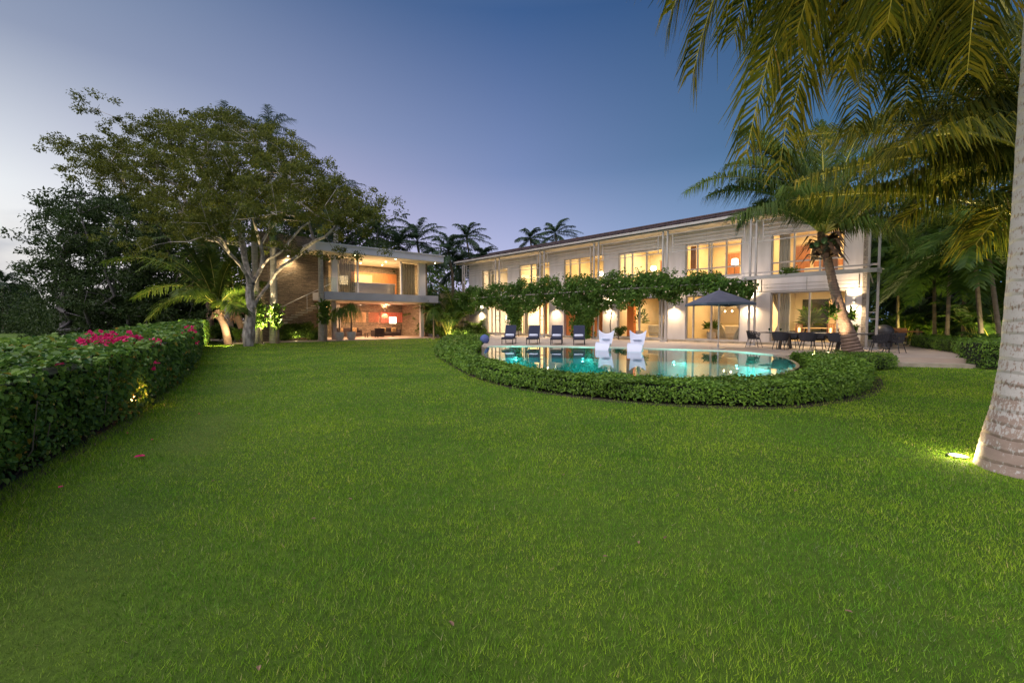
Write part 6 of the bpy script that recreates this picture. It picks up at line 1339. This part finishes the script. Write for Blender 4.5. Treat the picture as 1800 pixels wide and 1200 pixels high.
# covered grill
gr = thing('covered_grill', 'barbecue grill under a black cover at the villa corner', 'grill', at(1553, 613, 20.6) * [1, 1, 0] + [0, 0, .3], HROT); gr.scale = (.85, .85, .92)
MB().lathe([(.36, 0.12), (.38, .5), (.40, .72), (.44, .86), (.40, 1.02), (.26, 1.14), (.08, 1.2), (0, 1.2)], n=20).build('cover', M['darkmetal'], gr); box('shelf', M['darkmetal'], gr, -.7, -.37, -.22, .22, .74, .80, bevel=.01); box('shelf', M['darkmetal'], gr, .37, .7, -.22, .22, .74, .80, bevel=.01)
for x in (-.28, .28): w_ = MB().lathe([(.0, -.03), (.08, -.03), (.08, .03), (0, .03)], n=14).build('wheel', M['darkmetal'], gr); w_.location = (x, .34, .08); w_.rotation_euler = (0, R(90), 0)
for x in (-.28, .28): box('leg', M['metal'], gr, x - .02, x + .02, -.3, -.26, 0, .2)
for i, (px, y, Y, lb) in enumerate(((1572, 607, 24.5, 'dark garden bench in the shade behind the grill, left one'), (1596, 607, 24, 'dark garden table in the shade behind the grill, right one'))):
    t = thing('garden_bench' if i == 0 else 'garden_table', lb, 'bench' if i == 0 else 'table', at(px, y, Y) * [1, 1, 0] + [0, 0, .3], HROT + R(20))
    h = .44 if i == 0 else .74; box('seat' if i == 0 else 'tabletop', M['wood'], t, -.55, .55, -.22, .22, h - .05, h, bevel=.01)
    if i == 0: box('backrest', M['wood'], t, -.55, .55, -.24, -.2, h + .15, h + .45, bevel=.01)
    for x in (-.48, .48):
        for yy in (-.18, .18): box('leg', M['darkmetal'], t, x - .025, x + .025, yy - .025, yy + .025, 0, h - .05)

# ------------------------------------------------------------------ garden lamps
def uplight(px, py, z, lb, power, aim, spot=70, glow=0, Y=None, col=(1, .78, .40), r=.07, h=.05):
    p = onz(px, py, z) if Y is None else np.array([(px - 900) / 800 * Y, Y, z]); p = np.array(p)
    t = thing('garden_uplight', lb, 'garden lamp', p, 0, 'small garden uplights')
    MB().lathe([(r, 0), (r, h), (r * .8, h), (r * .8, h - .01), (0, h - .01)], n=16).build('housing', M['darkmetal'], t); MB().lathe([(0, h - .008), (r * .78, h - .008), (r * .78, h - .004), (0, h - .004)], n=16).build('lens', M['bulb'], t)
    a = np.array(aim) - p; light('SPOT', p + [0, 0, h + .03], power, col, .04, rot=a, spot=spot, blend=.8)
    if glow: light('POINT', p + [0, -.06, h + .08], glow, col, .05)
BT = np.array([-16.3, 28.2, 6])
uplight(463, 605, 0, 'bright uplight in the grass right of the big tree', 9000, BT + [.6, .8, 5], 95, 5)
uplight(464, 597, 0, 'bright uplight at the foot of the first royal palm', 572, (-15.6, 31.4, 3), 70, 5)
uplight(487, 597, 0, 'uplight at the foot of the second royal palm', 792, (-14.7, 31.6, 2.5), 70, 4)
uplight(573, 597, 0, 'uplight at the foot of the pavilion corner palm', 440, (-12.6, 34.6, 3), 60, 4)
uplight(408, 600, 0, 'uplight left of the big tree, aimed at the short palms', 900, (-19.6, 30, 6), 90, 2, Y=29.4)
uplight(405, 597, 0, 'uplight under the short lit palm behind the hedge', 1700, (-21, 30.0, 5), 130, 1, Y=27.6)
uplight(266, 600, 0, 'uplight behind the flowering hedge, under the fronds of the short palm', 1500, (-20.5, 30, 5.5), 125, 1, Y=29.5)
uplight(1684, 803, 0, 'bright lamp sunk in the grass left of the foreground trunk', 900, (4.6, 8.5, 6.5), 88, 24.0, col=(1, .80, .42), r=.10, h=.022)
uplight(1756, 688, 0, 'small lamp in the grass beyond the foreground trunk', 1700, (9.5, 9.0, 5), 120, 2.5, col=(1, .8, .35))
uplight(1457, 615, .30, 'small white spotlight at the foot of the leaning coconut palm', 800, (12.4, 17.0, 1.8), 45, 0, Y=16.3, col=(1, .74, .42), h=.16)
uplight(1430, 610, .30, 'lamp in the low hedge lighting the leaning palm crown', 800, (11.8, 17.4, 5.4), 70, 0, Y=16.0, col=(1, .74, .42))
uplight(1612, 600, .32, 'yellow lamp among the ferns of the grove', 320, (24.5, 29, 3), 150, 30, Y=26.0, col=(1, .85, .25))
uplight(1752, 600, .05, 'lamp at the back of the grove lighting the thin trunks', 450, (20, 22, 4), 140, 1, Y=19.0, col=(1, .85, .40))
uplight(1660, 605, .32, 'lamp behind the clipped hedge under the grove', 350, (19.5, 23, 5), 120, 2, Y=23.5, col=(1, .85, .35))
uplight(752, 597, 0, 'small lamp by the round ponytail plant', 90, (-6.2, 40, 2), 120, 3, Y=37)
uplight(790, 597, .05, 'lamp under the clumping palms left of the villa', 260, (-5.5, 41.5, 3), 130, 5, Y=39.6, col=(1, .84, .35)); uplight(815, 597, .05, 'lamp at the foot of the garden wall', 260, (-4.4, 43, 2.5), 120, 4, Y=40.5)
uplight(520, 600, 0, 'lamp under the stair shrubs', 160, (-16.3, 37, 3.0), 130, 3, Y=34)
for i, (px, py, Y, e) in enumerate(((252, 724, None, 5), (4, 868, None, 5), (338, 646, None, 5))):
    p = onz(px, py + (0 if i else 0), 0); q = p + nrm(np.array([-1, .3, 0])) * (.22, .3, .2)[i]; t = thing('hedge_lamp', ('orange lamp glowing through the middle of the flowering hedge', 'orange lamp inside the near end of the flowering hedge', 'orange lamp at the far foot of the flowering hedge')[i], 'garden lamp', q, 0, 'orange lamps under the flowering hedge')
    MB().tube([(0, 0, 0), (0, 0, .18)], .012, 6).build('stake', M['darkmetal'], t); MB().ball((0, 0, .22), .045).build('bulb', emit('hbulb%d' % i, (1, .6, .2), 18), t)
    light('POINT', q + [0, 0, .32], (20, 30, 50)[i], (1, .44, .08), .05)
# pool lamps under water
for i, (x, y, lb) in enumerate(((.2, 22.7, 'underwater pool lamp near the left end of the far wall'), (3.4, 21.9, 'underwater pool lamp in the middle of the far wall'), (7.2, 20.2, 'underwater pool lamp right of the pool chairs'), (9.2, 18.6, 'underwater pool lamp at the right end of the far wall'))):
    t = thing('pool_lamp', lb, 'pool lamp', (x, y, -.25), 0, 'underwater lamps of the pool'); MB().ball((0, 0, 0), .045, 12, (1, .5, 1)).build('lens', M['poolbulb'], t); MB().lathe([(.10, -.12), (.12, -.12), (.12, -.10), (.10, -.10)], n=14).build('bezel', M['metal'], t)
    light('POINT', (x, y - .3, -.35), 110, (.25, 1, .85), .1)
light('AREA', (4.2, 15.5, .15), 60, (.15, .8, .75), size=8, sy=7, rot=(0, 0, -1)).data.energy = 0

rng = np.random.default_rng(17)
for i in range(14):
    px = 350 + 1250 * rng.random(); py = 740 + 430 * rng.random() ** 1.2; p = onz(px, py, .03); a = rng.random() * 6.3; mb = MB(); leaves(mb, [(0, 0, 0)], [(math.cos(a), math.sin(a), .1)], [(0, 0, 1)], .035 + .02 * rng.random(), .02)
    o = mb.build('dry_leaf', M['husk']); o.location = tuple(p); tag(o, 'tiny dry brown leaf lying on the open lawn', 'leaf', 'dry leaves scattered on the lawn')
# ------------------------------------------------------------------ fallen petals and dry leaves on the lawn
rng = np.random.default_rng(7)
for i, (px, py, lb, sz) in enumerate(((246, 802, 'magenta bougainvillea blossom fallen on the lawn, nearest the hedge foot', .06), (102, 857, 'pink petal fallen near the left edge of the lawn', .04), (267, 773, 'magenta petal on the lawn just above the large fallen blossom', .035), (225, 761, 'pink petal at the hedge foot', .035), (352, 727, 'small pink petal out on the lawn', .035))):
    mb = MB(); p = onz(px, py, .035)
    for k in range(3 if sz > .05 else 1): d = nrm([math.cos(k * 2.1 + i), math.sin(k * 2.1 + i), .25]); leaves(mb, [(0, 0, 0)], [d], [(0, 0, 1)], sz, sz * .85)
    o = mb.build('fallen_petal', M['petal']); o.location = tuple(p); tag(o, lb, 'petal', 'petals fallen on the lawn')

# ------------------------------------------------------------------ grass blades of the lawn
def build_grass():
    rng = np.random.default_rng(99); allP = []; W = []; H = []; WO = []; HE = resample([(x + .25, y - .1) for x, y in hl_out], 200)
    bands = [0, 1]
    dk = np.array([0, 1.4, 2.5, 4, 6, 9, 13, 20, 30, 42]); dn = np.array([9500, 9500, 7500, 4600, 2500, 1150, 560, 240, 110, 60.]); wk = np.array([.0030, .0030, .0034, .0045, .0064, .0100, .0150, .024, .037, .05]); hk = np.array([.028, .028, .028, .028, .029, .030, .030, .030, .030, .030])
    off = [np.array(hl_out + hl_in[::-1]), np.array(ph_out + ph_in[::-1]), pa, np.array(ter)]
    pav_poly = np.array([PW(-9, -1.5, 0)[:2], PW(10.5, -1.5, 0)[:2], (-3, 44), (-3, 60), (-40, 60)])
    yy = np.linspace(.8, 42, 3000); dens = np.exp(np.interp(yy, dk, np.log(dn))); wd = 2 * (yy * 1.2 + 4); cdf = np.cumsum(dens * wd) * (yy[1] - yy[0]); total = int(cdf[-1])
    for part in range(4):
        n = total // 4; Y = np.interp(rng.random(n) * cdf[-1], cdf, yy); P = np.stack([(rng.random(n) * 2 - 1) * (Y * 1.2 + 4), Y], 1)
        for q in off: P = P[~inpoly(P, q)]
        P = P[~inpoly(P, pav_poly)]; P = P[~inpoly(P, [(11.2, 17), (11.6, 16.4), (13.55, 15.6), (16.2, 14.85), (18.5, 14.4), (40, 20), (40, 50), (11, 50)])]
        P = P[np.hypot(P[:, 0] - tx, P[:, 1] - ty) > .5]; P = P[np.hypot(P[:, 0] + 16.3, P[:, 1] - 28.2) > .42]
        w = np.interp(P[:, 1], dk, wk); h = np.interp(P[:, 1], dk, hk); k = len(P); f = .75 + .5 * (np.sin(P[:, 0] * 2.3 + np.sin(P[:, 1] * 1.7) * 2) * np.sin(P[:, 1] * 2.9 + P[:, 0]) * .5 + .5)
        hd = np.min(np.hypot(P[:, 0:1] - HE[None, :, 0], P[:, 1:2] - HE[None, :, 1]), axis=1) if k else np.zeros(0)
        worn = np.exp(-((hd - .95 - .03 * P[:, 1]) / .38) ** 2) * (P[:, 1] < 15) * np.clip(.55 + .5 * np.sin(P[:, 1] * 1.9 + P[:, 0]) + .2 * np.sin(P[:, 1] * 7), 0, 1)
        keep = rng.random(k) > .45 * worn; P = P[keep]; hd = hd[keep]; worn = worn[keep]; f = f[keep]; w = w[keep]; h = h[keep]; k = len(P)
        f = f * (1 - .35 * worn) * (1 + 1.2 * np.exp(-(hd / .28) ** 2)); WO.append(np.clip(worn * (.2 + .75 * rng.random(k)) * np.clip(P[:, 1] / 5, .3, 1), 0, .9))
        allP.append(P); W.append(w * (.6 + .8 * rng.random(k))); H.append(h * f * (.5 + rng.random(k) ** 1.5))
    P = np.concatenate(allP); w = np.concatenate(W)[:, None]; h = np.concatenate(H)[:, None]; k = len(P)
    a = rng.random(k) * 6.283; s = np.stack([np.cos(a), np.sin(a), a * 0], 1); l = rng.normal(size=(k, 3)) * [.42, .42, 0] * h
    b = np.concatenate([P, np.zeros((k, 1))], 1); V = np.stack([b - s * w / 2, b + s * w / 2, b + l + [0, 0, 1] * h], 1).reshape(-1, 3)
    mb = MB(); mb.add(V, np.arange(k)[:, None] * 3 + np.array([0, 1, 2])); o = mb.build('lawn_grass', M['grass'], smooth=False); a_ = o.data.attributes.new('worn', 'FLOAT', 'POINT'); a_.data.foreach_set('value', np.repeat(np.concatenate(WO), 3).astype(np.float32)); tag(o, 'short green grass blades of the clipped lawn', 'grass', None, 'stuff'); print('blades', k)
build_grass()
